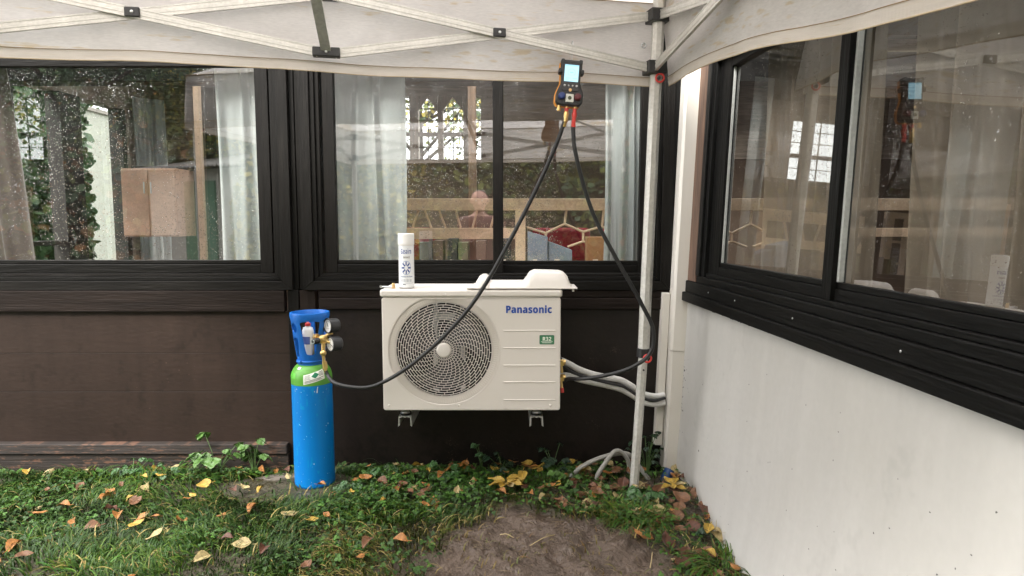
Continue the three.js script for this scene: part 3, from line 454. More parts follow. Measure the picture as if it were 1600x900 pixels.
  const bs = roundedShape(0.065, 0.041, 0.005), bg = new THREE.ExtrudeGeometry(bs, { depth: 0.0008, bevelEnabled: false, curveSegments: 6 }); planarUV(bg, -0.0325, 0.0325, -0.0205, 0.0205);
  mesh('badge', bg.translate(0.1535 - (AX + W2), 0.699 - AY, D2 + 0.0004), phy(rgb(1, 1, 1), { map: badge, roughness: 0.35 }), unit);
  // service valves, bare because the cover is off
  const vx = W2 - 0.002, vz = 0.06;
  for (const [y, k] of [[0.195, 0], [0.125, 1]]) {
    const v = sub('service_valve', unit);
    mesh('valve_body', rod([vx, y, vz - 0.03], [vx + 0.034, y, vz - 0.03], 0.011, 12), brass, v); mesh('flare_nut', new THREE.CylinderGeometry(0.0145, 0.0145, 0.02, 6).rotateZ(Math.PI / 2).translate(vx + 0.018, y, vz - 0.03), brass, v);
    mesh('spindle_cap', new THREE.CylinderGeometry(0.012, 0.012, 0.022, 6).rotateX(Math.PI / 2).translate(vx + 0.014, y, vz), brass, v); mesh('valve_stem', rod([vx + 0.012, y - 0.01, vz - 0.012], [vx + 0.016, y - 0.045, vz - 0.01], 0.006, 10), brass, v); if (k) mesh('red_cap', rod([vx + 0.016, y - 0.045, vz - 0.01], [vx + 0.018, y - 0.066, vz - 0.009], 0.0085, 12), redPlastic, v);
  }
}
// steel rails that carry it, each with its rubber foot
for (const [x, label] of [[-0.481, 'galvanised support rail under the fan end of the heat pump'], [0.11, 'galvanised support rail under the lettered end of the heat pump']]) {
  const b = thing('support_rail', label, 'bracket', [x, 0.3, 0], 'rails under the heat pump');
  const galv = std(rgb(0.72, 0.72, 0.7), { metalness: 0.5, roughness: 0.4, map: speck });
  const s = new THREE.Shape([[-0.027, 0.004], [-0.024, 0.004], [-0.024, 0.04], [-0.008, 0.044], [0, 0.04], [0.008, 0.044], [0.024, 0.04], [0.024, 0.004], [0.027, 0.004], [0.029, 0.0], [0.031, 0.0], [0.031, 0.004], [0.028, 0.046], [-0.028, 0.046], [-0.031, 0.004], [-0.031, 0], [-0.029, 0]].map(p => new THREE.Vector2(...p)));
  mesh('channel', uvBox(new THREE.ExtrudeGeometry(s, { depth: 0.345, bevelEnabled: false }).translate(0, 0, 0.003)), galv, b);
  mesh('rubber_foot', lathe([[0, 0.0465], [0.026, 0.047], [0.024, 0.056], [0.014, 0.068], [0.014, 0.083], [0, 0.083]], 20).translate(0, 0, 0.31), blackRubber, b);
  mesh('foot_plate', lathe([[0.0, 0.0], [0.022, 0.001], [0.018, 0.006], [0.009, 0.016], [0.0, 0.018]], 16).translate(0, 0.0595, 0.332), steel, b);
}
{ // plastic valve cover lying on top of the unit
  const c = thing('valve_cover', 'loose cream plastic valve cover lying on top of the heat pump', 'cover', [0.04, 0.9245, 0.29]);
  const pts = [[-0.235, 0.004], [-0.206, 0.014], [-0.186, 0.048], [-0.172, 0.056], [-0.157, 0.057], [-0.142, 0.048], [-0.136, 0.028], [0.012, 0.028], [0.025, 0.045], [0.04, 0.068], [0.06, 0.077], [0.17, 0.074], [0.19, 0.068], [0.203, 0.055], [0.22, 0.012], [0.243, 0.004], [0.243, 0.0], [-0.235, 0.0]];
  const hump = (x) => { for (let k = 0; k < 15; k++) { const [a, b] = [pts[k], pts[k + 1]]; if (x >= a[0] && x <= b[0]) return mix(a[1], b[1], (x - a[0]) / (b[0] - a[0])); } return 0.004; };
  mesh('shell', gridGeo(150, 26, (u, v) => { const x = mix(-0.235, 0.243, u), t = v * 2 - 1, e = Math.pow(clamp((1 - Math.abs(t)) / 0.42), 0.5), y = 0.004 + (hump(x) - 0.004) * smooth(0, 1, e); return [x + 0.012 * t * 0, y, 0.085 * -t]; }), Object.assign(whitePlasticB.clone(), { side: THREE.DoubleSide }), c);
  mesh('rim', uvBox(plain([bx(-0.237, 0.245, 0.0, 0.0045, 0.083, 0.088, 0), bx(-0.237, 0.245, 0.0, 0.0045, -0.088, -0.083, 0), bx(-0.2375, -0.232, 0.0, 0.0047, -0.0829, 0.0829, 0), bx(0.24, 0.2455, 0.0, 0.0047, -0.0829, 0.0829, 0)])), whitePlasticB, c);
  mesh('screw_tab', bx(0.206, 0.216, -0.014, -0.0002, 0.06, 0.07, 0.001), whitePlasticB, c).position.x = 0.018;
}
{ // leak detector spray
  const c = thing('spray_can', 'white aerosol can with blue print standing on top of the heat pump', 'spray can', [-0.4685, 0.9225, 0.315]);
  const print = canvasTex(1024, 640, (x, w, h) => {
    x.fillStyle = '#eef0f2'; x.fillRect(0, 0, w, h); x.textAlign = 'center'; const cx = 560;
    x.fillStyle = '#1e3f8e'; x.save(); x.translate(cx, 128); x.scale(0.62, 1); x.font = 'bold 106px sans-serif'; x.fillText('Gasairn', 0, 0); x.restore();
    x.fillStyle = '#5a5648'; x.font = 'bold 46px sans-serif'; x.fillText('detect', cx + 8, 198);
    x.strokeStyle = '#5a7cc0'; x.lineWidth = 6; x.beginPath(); x.arc(cx, 345, 104, 0, 7); x.stroke();
    x.fillStyle = '#1e4390'; for (let k = 0; k < 8; k++) { x.save(); x.translate(cx, 345); x.rotate(k * Math.PI / 4); x.fillRect(-12, 36, 24, 60); x.restore(); }
    x.fillStyle = '#32508f'; x.font = 'bold 30px sans-serif'; x.fillText('Detecteur de fuites', cx + 4, 492);
    x.fillStyle = '#8f98a6'; for (let k = 0; k < 3; k++) for (let j = 0; j < 4; j++) x.fillRect(430 + j * 66, 525 + k * 14, 50, 6); x.fillRect(400, 580, 330, 4); x.fillStyle = '#4c525c'; x.fillRect(480, 598, 66, 12);
  });
  const body = lathe([[0, 0.0005], [0.03, 0.0005], [0.0335, 0.003], [0.0345, 0.008]], 48); mesh('bottom_rim', body, steel, c);
  const cyl = new THREE.CylinderGeometry(0.034, 0.034, 0.182, 64, 1, true).rotateY(Math.PI - 0.18).translate(0, 0.099, 0); mesh('printed_body', cyl, phy(rgb(0.92, 0.92, 0.92), { map: print, roughness: 0.35 }), c);
  mesh('shoulder', lathe([[0.034, 0.19], [0.0348, 0.192], [0.0345, 0.195]], 48), whitePlasticB, c);
  mesh('cap', lathe([[0.0352, 0.193], [0.036, 0.194], [0.0355, 0.239], [0.034, 0.242], [0, 0.2425]], 48), phy(rgb(0.83, 0.82, 0.8), { roughness: 0.4 }), c);
}
{ // small fittings left on the unit
  const n = thing('brass_flare_nut', 'small brass flare nut left beside the spray can', 'nut', [-0.525, 0.9225, 0.33]); mesh('hexagon', new THREE.CylinderGeometry(0.009, 0.009, 0.015, 6).translate(0, 0.0077, 0), std(rgb(0.62, 0.42, 0.22), { metalness: 0.6, roughness: 0.4 }), n); mesh('neck', new THREE.CylinderGeometry(0.006, 0.0075, 0.008, 14).translate(0, 0.019, 0), brass, n);
  const k = thing('steel_key', 'small steel service key lying at the corner of the heat pump', 'key', [-0.56, 0.9225, 0.31]); mesh('shank', rod([-0.025, 0.005, 0], [0.03, 0.005, 0.02], 0.0045, 6), steel, k); mesh('head', rod([-0.028, 0.006, -0.012], [-0.022, 0.006, 0.012], 0.0055, 8), steel, k);
}

// ------------------------------------------------------------------ blue gas cylinder, its regulator and the bottle in its guard
const CX = -0.917, CZ = 0.262;
{
  const s = thing('concrete_slab', 'weathered round concrete slab under the blue gas cylinder', 'slab', [CX - 0.08, -0.05, CZ + 0.02]);
  mesh('stone', gridGeo(64, 10, (u, v) => { const a = u * Math.PI * 2, r = v < 0.5 ? 0.24 * (v * 2) : 0.24, n = 1 + 0.05 * Math.sin(a * 3 + 1) + 0.03 * Math.sin(a * 7); const e = v < 0.5 ? 0 : (v - 0.5) * 2; return [Math.cos(a) * r * n * (1 + 0.04 * e) * 1.15, 0.046 - 0.1 * e + (v < 0.5 ? 0.006 * (fbm(Math.cos(a) * r * 30 + 9, Math.sin(a) * r * 30 + 9, 161, 3) - 0.5) : 0), -Math.sin(a) * r * n * (1 + 0.04 * e) * 0.72]; }), std(rgb(0.2, 0.17, 0.14), { roughness: 0.9, map: speck, bumpMap: fineBump, bumpScale: 0.004, side: THREE.DoubleSide }), s);
  const c = thing('gas_cylinder', 'tall blue gas cylinder with a green shoulder and blue guard by the dark wall', 'gas cylinder', [CX, 0.0, CZ]); c.rotation.z = 0.004;
  const scuff = tex(512, 1024, (u, v) => { const n = fbm(u * 40, v * 70, 163, 3), d = smooth(0.7, 0.76, n), st = fbm(u * 30, v * 3, 165, 3); const r0 = rngOf(9); void r0; return [mix(0.9 + 0.08 * (st - 0.5), 1, d), mix(0.9 + 0.06 * (st - 0.5), 1, d), 0.95]; });
  const blue = phy(rgb(0.001, 0.21, 0.56), { roughness: 0.38, map: scuff, specularIntensity: 0.7 }), green = phy(rgb(0.09, 0.31, 0.035), { roughness: 0.4 }), guardBlue = phy(rgb(0.004, 0.12, 0.47), { roughness: 0.42 });
  mesh('body', lathe([[0, 0.004], [0.075, 0.003], [0.085, 0.006], [0.0905, 0.014], [0.091, 0.02], [0.091, 0.484]], 72), blue, c);
  const sh = [[0.0912, 0.4845], [0.0912, 0.505]]; for (let k = 0; k <= 12; k++) { const a = k / 12 * Math.PI * 0.42; sh.push([0.036 + 0.0552 * Math.cos(a), 0.508 + 0.07 * Math.sin(a)]); }
  mesh('shoulder', lathe(sh, 72), green, c);
  const chips = []; { const r = rngOf(167); for (let k = 0; k < 38; k++) { const a = -0.2 + 2.0 * r(), y = 0.03 + 0.44 * r(), q = 0.0006 + 0.0012 * r() * r(); chips.push(new THREE.SphereGeometry(q, 6, 4).scale(1, 1 + 1.5 * r(), 0.25).translate(0, 0, 0.0911).rotateY(a - 0.6).translate(0, y, 0)); } }
  mesh('paint_chips', plain(chips), std(rgb(0.75, 0.78, 0.8), { roughness: 0.6 }), c).userData.kind = 'stuff';
  const neck = mesh('neck', lathe([[0.034, 0.57], [0.03, 0.582], [0.022, 0.6], [0.016, 0.62], [0.016, 0.7], [0.012, 0.705], [0, 0.706]], 24), brass, c); void neck;
  // guard: a tapered shell with openings cut through it
  const shellG = lathe([[0.053, 0.572], [0.059, 0.572], [0.06, 0.598], [0.064, 0.615], [0.083, 0.77], [0.0885, 0.795], [0.0865, 0.808], [0.08, 0.8095], [0.077, 0.803], [0.077, 0.77], [0.0585, 0.615], [0.053, 0.6], [0.053, 0.572]], 72);
  const ev = new Evaluator(); ev.useGroups = false; let br = new Brush(mergeVertices(shellG)); br.updateMatrixWorld();
  const cut = (ang, pts) => { const sp = new THREE.Shape(new THREE.SplineCurve([...pts, pts[0]].map(p => new THREE.Vector2(...p))).getPoints(40).slice(0, -1)); const g = new THREE.ExtrudeGeometry(sp, { depth: 0.08, bevelEnabled: false }).translate(0, 0, 0.025).rotateY(ang); g.deleteAttribute('uv'); g.setAttribute('uv', new THREE.BufferAttribute(new Float32Array(g.attributes.position.count * 2), 2)); const b = new Brush(g); b.updateMatrixWorld(); br = ev.evaluate(br, b, SUBTRACTION); br.updateMatrixWorld(); };
  const big = [[-0.033, 0.755], [-0.03, 0.766], [0, 0.77], [0.03, 0.766], [0.033, 0.755], [0.024, 0.69], [0.016, 0.635], [0.008, 0.625], [-0.008, 0.625], [-0.016, 0.635], [-0.024, 0.69]];
  const small = [[-0.02, 0.755], [0, 0.765], [0.02, 0.755], [0.02, 0.73], [0, 0.72], [-0.02, 0.73]], tall = [[-0.02, 0.69], [0, 0.7], [0.02, 0.69], [0.014, 0.64], [0.008, 0.61], [-0.008, 0.61], [-0.014, 0.64]];
  cut(0.28, big.map(([a, b]) => [a * 1.25, 0.695 + (b - 0.695) * 1.06])); cut(1.55, big); cut(-0.8, small); cut(-0.8, tall); cut(-2.3, big); cut(2.75, big);
  mesh('guard', toCreasedNormals(br.geometry, 0.7), Object.assign(guardBlue, { side: THREE.DoubleSide }), c);
  mesh('guard_collar', new THREE.TorusGeometry(0.0605, 0.0045, 10, 60).rotateX(Math.PI / 2).translate(0, 0.588, 0), guardBlue, c);
  mesh('collar_bolt', rod([-0.05, 0.588, 0.042], [-0.028, 0.588, 0.06], 0.006, 10), guardBlue, c);
  const stick = canvasTex(256, 160, (x, w, h) => { x.fillStyle = '#e8ece6'; x.fillRect(0, 0, w, h); x.fillStyle = '#137a55'; x.save(); x.translate(140, 52); x.rotate(Math.PI / 4); x.fillRect(-34, -34, 68, 68); x.restore(); x.fillStyle = '#303833'; for (let k = 0; k < 5; k++) x.fillRect(14, 20 + 16 * k, 70 - 10 * (k % 2), 5); for (let k = 0; k < 4; k++) x.fillRect(186, 20 + 18 * k, 56, 8); x.fillRect(14, 108, 226, 8); x.fillRect(14, 124, 190, 6); x.fillRect(14, 138, 210, 6); });
  const patch = (a0, a1, y0, y1, tilt) => gridGeo(16, 6, (u, v) => { const a = mix(a0, a1, u), y = mix(y0, y1, v) + tilt * (u - 0.5); const k = clamp((y - 0.508) / 0.07, 0, 0.95), r = (y < 0.508 ? 0.0912 : 0.036 + 0.0552 * Math.sqrt(1 - k * k)) + 0.0008; return [r * Math.sin(a), y, r * Math.cos(a)]; });
  mesh('sticker', patch(-0.12, 0.95, 0.502, 0.545, 0.022), phy(rgb(1, 1, 1), { map: stick, roughness: 0.4 }), c);
  mesh('sticker', patch(-0.62, -0.4, 0.556, 0.566, 0), phy(rgb(0.85, 0.85, 0.85), { roughness: 0.4 }), c);
  const stencil = canvasTex(256, 96, (x, w, h) => { x.fillStyle = '#63c23e'; x.fillRect(0, 0, w, h); x.fillStyle = '#2f7a30'; x.font = 'bold 34px sans-serif'; x.fillText('N2 200', 30, 44); x.font = 'bold 24px sans-serif'; x.fillText('10 L  BAR', 40, 78); });
  mesh('stamped_marks', patch(-1.25, -0.6, 0.515, 0.54, -0.004), phy(rgb(0.8, 0.8, 0.8), { map: stencil, roughness: 0.45 }), c);
  mesh('paint_scrape', gridGeo(4, 8, (u, v) => { const a = 0.52 + 0.045 * (u - 0.5) * (1 - 0.4 * v) + 0.05 * v * v; return [0.0915 * Math.sin(a), 0.452 + 0.028 * v, 0.0915 * Math.cos(a)]; }), std(rgb(0.62, 0.65, 0.66), { roughness: 0.6 }), c);

  const b = thing('detergent_bottle', 'small white plastic bottle with red cap held inside the cylinder guard', 'bottle', [CX - 0.002, 0.612, CZ + 0.036]);
  const wp = phy(rgb(0.76, 0.76, 0.76), { roughness: 0.4 });
  mesh('flask', lathe([[0, 0], [0.012, 0], [0.016, 0.01], [0.025, 0.075], [0.026, 0.115], [0.021, 0.13], [0.012, 0.135], [0.01, 0.14], [0, 0.14]], 28).scale(1, 1, 0.62), wp, b); mesh('cap', lathe([[0.0125, 0.1385], [0.0125, 0.149], [0.006, 0.152], [0.005, 0.158], [0, 0.159]], 20), redPlastic, b);
  mesh('label_print', gridGeo(10, 4, (u, v) => { const a = mix(-1.0, 0.5, u), y = mix(0.055, 0.09, v), r = mix(0.0225, 0.0257, v) + 0.0006; return [r * Math.sin(a), y, r * Math.cos(a) * 0.64]; }), phy(rgb(0.1, 0.15, 0.4), { roughness: 0.4 }), b);

  const g = thing('pressure_regulator', 'brass pressure regulator with two black gauges on the blue cylinder', 'regulator', [CX + 0.075, 0.69, CZ + 0.07]);
  const P = (x, y, z) => [x - (CX + 0.075), y - 0.69, z - (CZ + 0.07)];
  mesh('inlet', rod(P(CX + 0.012, 0.694, CZ + 0.01), P(-0.85, 0.694, 0.33), 0.011, 16), brass, g);
  mesh('inlet_nut', new THREE.CylinderGeometry(0.017, 0.017, 0.02, 6).applyMatrix4(new THREE.Matrix4()).rotateZ(Math.PI / 2).rotateY(-0.7).translate(...P(-0.876, 0.7, 0.312)), brass, g);
  mesh('regulator_body', orient(lathe([[0, -0.022], [0.018, -0.022], [0.021, -0.014], [0.021, 0.008], [0.016, 0.014], [0, 0.016]], 24), [0.5, 0.05, 0.85], P(-0.842, 0.694, 0.336)), brass, g);
  mesh('adjusting_knob', orient(lathe([[0, -0.006], [0.012, -0.006], [0.0135, 0], [0.0135, 0.022], [0.011, 0.027], [0, 0.027]], 24), [-0.55, -0.05, 0.84], P(-0.86, 0.692, 0.353)), blackPlastic, g);
  mesh('knob_ring', orient(new THREE.TorusGeometry(0.009, 0.0016, 8, 24).rotateX(Math.PI / 2), [-0.55, -0.05, 0.84], P(-0.8755, 0.6906, 0.3766)), std(rgb(0.35, 0.4, 0.38), { roughness: 0.5 }), g);
  const dialTex = canvasTex(256, 256, (x) => { x.fillStyle = '#f2f2ee'; x.fillRect(0, 0, 256, 256); x.strokeStyle = '#222'; x.lineWidth = 4; x.beginPath(); x.arc(128, 128, 92, 2.4, 7.0); x.stroke(); for (let k = 0; k <= 20; k++) { const a = 2.4 + k * 0.23; x.beginPath(); x.moveTo(128 + 92 * Math.cos(a), 128 + 92 * Math.sin(a)); x.lineTo(128 + (k % 5 ? 80 : 70) * Math.cos(a), 128 + (k % 5 ? 80 : 70) * Math.sin(a)); x.stroke(); } x.fillStyle = '#222'; x.font = 'bold 24px sans-serif'; x.textAlign = 'center'; x.fillText('bar', 128, 190); });
  for (const [x, y, z, n] of [[-0.826, 0.752, 0.315, 0.4], [-0.809, 0.674, 0.345, -2.0]]) {
    const q = sub('gauge', g), dir = V(-0.66, 0.04, 0.75).normalize(), r = 0.0335;
    const put = (geo) => { geo.applyQuaternion(new THREE.Quaternion().setFromUnitVectors(V(0, 0, 1), dir)); geo.translate(...P(x, y, z)); return geo; };
    mesh('case', put(lathe([[0, -0.05], [r - 0.004, -0.05], [r - 0.001, -0.045], [r, -0.004], [r + 0.0015, 0.0], [r, 0.0025], [r - 0.004, 0.002], [r - 0.0045, -0.003]], 40).rotateX(Math.PI / 2)), blackRubber, q);
    const disc = new THREE.CircleGeometry(r - 0.0042, 40); mesh('dial', put(disc.translate(0, 0, -0.003)), std(rgb(0.9, 0.9, 0.9), { map: dialTex, roughness: 0.6 }), q);
    mesh('needle', put(new THREE.BoxGeometry(0.002, 0.026, 0.0008).translate(0, 0.009, -0.0015).rotateZ(n)), blackPlastic, q); mesh('lens', put(new THREE.CircleGeometry(r - 0.0042, 40).translate(0, 0, 0.0012)), phy(rgb(1, 1, 1), { transmission: 1, roughness: 0.02, thickness: 0 }), q);
    mesh('gauge_stem', rod(P(-0.84, 0.694 + (n > 0 ? 0.012 : -0.005), 0.334), P(x + 0.018, y - (n > 0 ? 0.034 : 0), z - 0.012), 0.007, 10), brass, q);
  }
  mesh('outlet', rod(P(-0.838, 0.68, 0.345), P(-0.838, 0.64, 0.35), 0.009, 14), brass, g); mesh('outlet_ball', new THREE.SphereGeometry(0.0145, 18, 12).translate(...P(-0.838, 0.636, 0.352)), brass, g);
  mesh('shut_off', rod(P(-0.838, 0.624, 0.352), P(-0.834, 0.59, 0.352), 0.0075, 12), brass, g); mesh('hose_nut', new THREE.CylinderGeometry(0.011, 0.0125, 0.032, 6).rotateZ(0.12).translate(...P(-0.832, 0.582, 0.352)), brass, g); mesh('hose_tail', rod(P(-0.831, 0.566, 0.352), P(-0.827, 0.548, 0.353), 0.008, 12), brass, g);
}

// ------------------------------------------------------------------ digital manifold and its two hoses
const MX = 0.232, MY = 1.766, MZ = 0.52;
{
  const m = thing('digital_manifold', 'black handheld digital manifold with lit screen hooked on the tent bar', 'gauge', [MX, MY, MZ]); m.rotation.set(-0.06, 0.06, -0.075);
  const half = [[0.034, 0.09], [0.042, 0.082], [0.0435, 0.05], [0.038, 0.035], [0.038, 0.0], [0.05, -0.03], [0.054, -0.045], [0.054, -0.075], [0.045, -0.088], [0.02, -0.09]];
  const outline = (k) => new THREE.Shape([...half.map(p => new THREE.Vector2(p[0] * k, p[1] * k)), ...half.slice().reverse().map(p => new THREE.Vector2(-p[0] * k, p[1] * k))]);
  mesh('housing', uvBox(ext(outline(1), 0.034, 0.006, 3)), phy(rgb(0.018, 0.018, 0.019), { roughness: 0.5 }), m);
  mesh('orange_back', uvBox(ext(outline(1.02), 0.022, 0.005, 2).translate(-0.003, 0, -0.0225)), phy(rgb(0.75, 0.3, 0.04), { roughness: 0.5 }), m);
  for (const [x, y] of [[-0.036, 0.083], [0.036, 0.083], [-0.044, 0.045], [0.044, 0.045]]) mesh('bumper', new RoundedBoxGeometry(0.014, 0.02, 0.038, 3, 0.005).translate(x, y, 0.016), blackRubber, m);
  mesh('bezel', ext(roundedShape(0.068, 0.112, 0.006), 0.003, 0.001, 1).translate(0, 0.022, 0.0335), phy(rgb(0.01, 0.01, 0.012), { roughness: 0.2 }), m);
  const lcd = canvasTex(256, 300, (x) => { x.fillStyle = '#a9dcec'; x.fillRect(0, 0, 256, 300); x.fillStyle = '#8fc6da'; x.fillRect(0, 0, 256, 26); x.strokeStyle = '#86b9cc'; x.lineWidth = 8; x.beginPath(); x.arc(128, 140, 66, 2.3, 7.1); x.stroke(); x.fillStyle = '#7fb0c4'; x.fillRect(96, 130, 64, 16); x.fillRect(24, 236, 80, 10); x.fillRect(150, 236, 80, 10); x.fillRect(24, 262, 60, 8); });
  mesh('screen', new THREE.BoxGeometry(0.056, 0.066, 0.001).translate(0, 0.036, 0.0375), new THREE.MeshStandardMaterial({ color: rgb(0.05, 0.08, 0.1), roughness: 0.15, emissive: rgb(0.28, 0.28, 0.28), emissiveMap: lcd }), m);
  for (const [x, k] of [[-0.024, 1], [-0.008, 0.7], [0.008, 0.7], [0.024, 1]]) mesh('button', new THREE.CylinderGeometry(0.0045 * k, 0.0045 * k, 0.003, 12).rotateX(Math.PI / 2).translate(x, -0.013, 0.0375), phy(rgb(0.4, 0.4, 0.4), { roughness: 0.4 }), m);
  mesh('power_button', new THREE.CylinderGeometry(0.0062, 0.0062, 0.004, 16).rotateX(Math.PI / 2).translate(0, -0.03, 0.036), phy(rgb(0.8, 0.5, 0.22), { roughness: 0.4 }), m);
  const knob = (n, x, c) => mesh(n, lathe([[0, 0.016], [0.011, 0.016], [0.0135, 0.012], [0.0145, 0]], 12).rotateX(Math.PI / 2).translate(x, -0.056, 0.033), phy(c, { roughness: 0.5 }), m); knob('blue_knob', -0.032, rgb(0.02, 0.04, 0.16)); knob('red_knob', 0.032, rgb(0.1, 0.015, 0.02));
  mesh('sight_frame', ext(roundedShape(0.032, 0.032, 0.003), 0.006, 0.001, 1).translate(0, -0.062, 0.033), phy(rgb(0.62, 0.63, 0.58), { roughness: 0.4 }), m); mesh('sight_glass', new THREE.CylinderGeometry(0.0075, 0.0075, 0.003, 18).rotateX(Math.PI / 2).translate(0, -0.062, 0.0395), phy(rgb(0.05, 0.06, 0.03), { roughness: 0.15 }), m);
  const port = (x, c, len) => { const p = sub('port', m); mesh('stub', rod([x, -0.088, 0.012], [x, -0.1, 0.012], 0.007, 12), brass, p); mesh('union', new THREE.CylinderGeometry(0.0095, 0.0085, 0.014, 6).translate(x, -0.104, 0.012), c, p); if (len) mesh('coupling', lathe([[0.0065, -0.152], [0.0085, -0.15], [0.0085, -0.132], [0.0105, -0.13], [0.0105, -0.114], [0.008, -0.111]], 16).translate(x, 0, 0.012), len === 2 ? redPlastic : brass, p); };
  port(-0.037, brass, 0); port(-0.006, redPlastic, 1); port(0.027, redPlastic, 2);
  mesh('hook', tube([[0, 0.085, 0.008], [0, 0.12, 0.008], [0, 0.155, 0.01], [0, 0.175, -0.002], [0, 0.176, -0.03], [0, 0.16, -0.036]], 0.0016, 40, 6), steel, m);
}
{
  const yellowEnd = [MX - 0.0175, 1.626, MZ + 0.02], redEnd = [MX + 0.0155, 1.62, MZ + 0.02];
  const h1 = thing('charging_hose', 'black hose running from the cylinder regulator up to the digital manifold', 'hose', [0, 0, 0]);
  mesh('hose', tube([[-0.829, 0.556, 0.352], [-0.818, 0.535, 0.357], [-0.782, 0.513, 0.395], [-0.712, 0.499, 0.415], [-0.625, 0.499, 0.425], [-0.551, 0.527, 0.43], [-0.438, 0.599, 0.44], [-0.272, 0.747, 0.447], [-0.148, 0.898, 0.465], [0.0, 1.154, 0.49], [0.131, 1.416, 0.51], [0.19, 1.555, 0.525], yellowEnd], 0.0085, 220, 12), blackRubber, h1); mesh('ferrule', rod([0.209, 1.598, 0.535], yellowEnd, 0.0085, 12), brass, h1);
  const h2 = thing('vacuum_hose', 'black hose looping past the tent pole from the manifold to the heat pump', 'hose', [0, 0, 0]);
  mesh('hose', tube([redEnd, [0.2475, 1.57, 0.536], [0.256, 1.5, 0.535], [0.33, 1.26, 0.51], [0.428, 1.073, 0.505], [0.538, 0.883, 0.495], [0.597, 0.758, 0.485], [0.588, 0.659, 0.475], [0.51, 0.59, 0.45], [0.389, 0.542, 0.4], [0.297, 0.516, 0.34], [0.253, 0.505, 0.29], [0.238, 0.49, 0.275]], 0.0085, 200, 12), blackRubber, h2); mesh('ferrule', rod([0.2475, 1.596, 0.538], redEnd, 0.0088, 12), redPlastic, h2);
}
{ // insulated pipes and cables to the duct
  const wrap = phy(rgb(0.9, 0.885, 0.86), { roughness: 0.6, map: speck });
  const p1 = thing('insulated_pipe', 'upper white insulated pipe between the heat pump and the duct', 'pipe', [0, 0, 0], 'white insulated pipes'); mesh('insulation', tube([[0.226, 0.575, 0.21], [0.262, 0.557, 0.2], [0.314, 0.526, 0.185], [0.385, 0.497, 0.165], [0.452, 0.479, 0.15], [0.52, 0.462, 0.135], [0.575, 0.43, 0.12], [0.63, 0.388, 0.1], [0.7, 0.368, 0.075], [0.745, 0.37, 0.06]], 0.0145, 120, 14), wrap, p1); mesh('tape_band', rod([0.449, 0.48, 0.151], [0.461, 0.477, 0.149], 0.0155, 14), wrap, p1);
  const p2 = thing('insulated_pipe', 'lower white insulated pipe between the heat pump and the duct', 'pipe', [0, 0, 0], 'white insulated pipes'); mesh('insulation', tube([[0.226, 0.505, 0.22], [0.26, 0.502, 0.215], [0.314, 0.482, 0.2], [0.385, 0.461, 0.18], [0.452, 0.444, 0.165], [0.52, 0.421, 0.15], [0.575, 0.389, 0.135], [0.63, 0.351, 0.115], [0.7, 0.333, 0.09], [0.745, 0.337, 0.075]], 0.0145, 120, 14), wrap, p2); mesh('tape_band', rod([0.449, 0.445, 0.166], [0.461, 0.4415, 0.163], 0.0155, 14), wrap, p2);
  const c = thing('power_cable', 'black cable running between the two white pipes', 'cable', [0, 0, 0]); mesh('sheath', tube([[0.216, 0.6, 0.25], [0.228, 0.57, 0.25], [0.26, 0.535, 0.245], [0.33, 0.5, 0.22], [0.452, 0.461, 0.185], [0.53, 0.438, 0.165], [0.6, 0.39, 0.14], [0.68, 0.355, 0.11], [0.745, 0.362, 0.085]], 0.007, 120, 10), blackRubber, c); mesh('gland', rod([0.212, 0.608, 0.25], [0.222, 0.583, 0.25], 0.011, 10), blackRubber, c);
  const d = thing('drain_hose', 'grey corrugated drain hose curling over the leaves beside the pole foot', 'hose', [0, 0, 0]);
  const grey = std(rgb(0.42, 0.41, 0.38), { roughness: 0.55, map: speck });
  mesh('hose', tube([[0.255, 0.0, 0.24], [0.3, 0.045, 0.225], [0.362, 0.086, 0.22], [0.43, 0.112, 0.215], [0.482, 0.124, 0.21], [0.54, 0.124, 0.2], [0.575, 0.1, 0.19], [0.61, 0.05, 0.2], [0.65, -0.005, 0.21], [0.67, -0.04, 0.22]], 0.0105, 120, 10), grey, d); mesh('hose_loop', tube([[0.425, -0.04, 0.26], [0.395, 0.0, 0.262], [0.4, 0.045, 0.262], [0.43, 0.09, 0.255], [0.46, 0.13, 0.245], [0.485, 0.148, 0.235], [0.51, 0.14, 0.222], [0.545, 0.1, 0.21], [0.56, 0.03, 0.2]], 0.0105, 120, 10), grey, d);
  const b = thing('blue_pipe', 'short blue water pipe sticking out under the cream duct', 'pipe', [0.76, -0.03, 0.12]); const bp = phy(rgb(0.005, 0.035, 0.12), { roughness: 0.5 }); mesh('pipe', rod([-0.06, -0.04, 0.08], [0.0, 0.055, 0.03], 0.024, 18), bp, b); mesh('collar', rod([-0.04, -0.01, 0.064], [-0.03, 0.006, 0.056], 0.027, 18), bp, b);
}

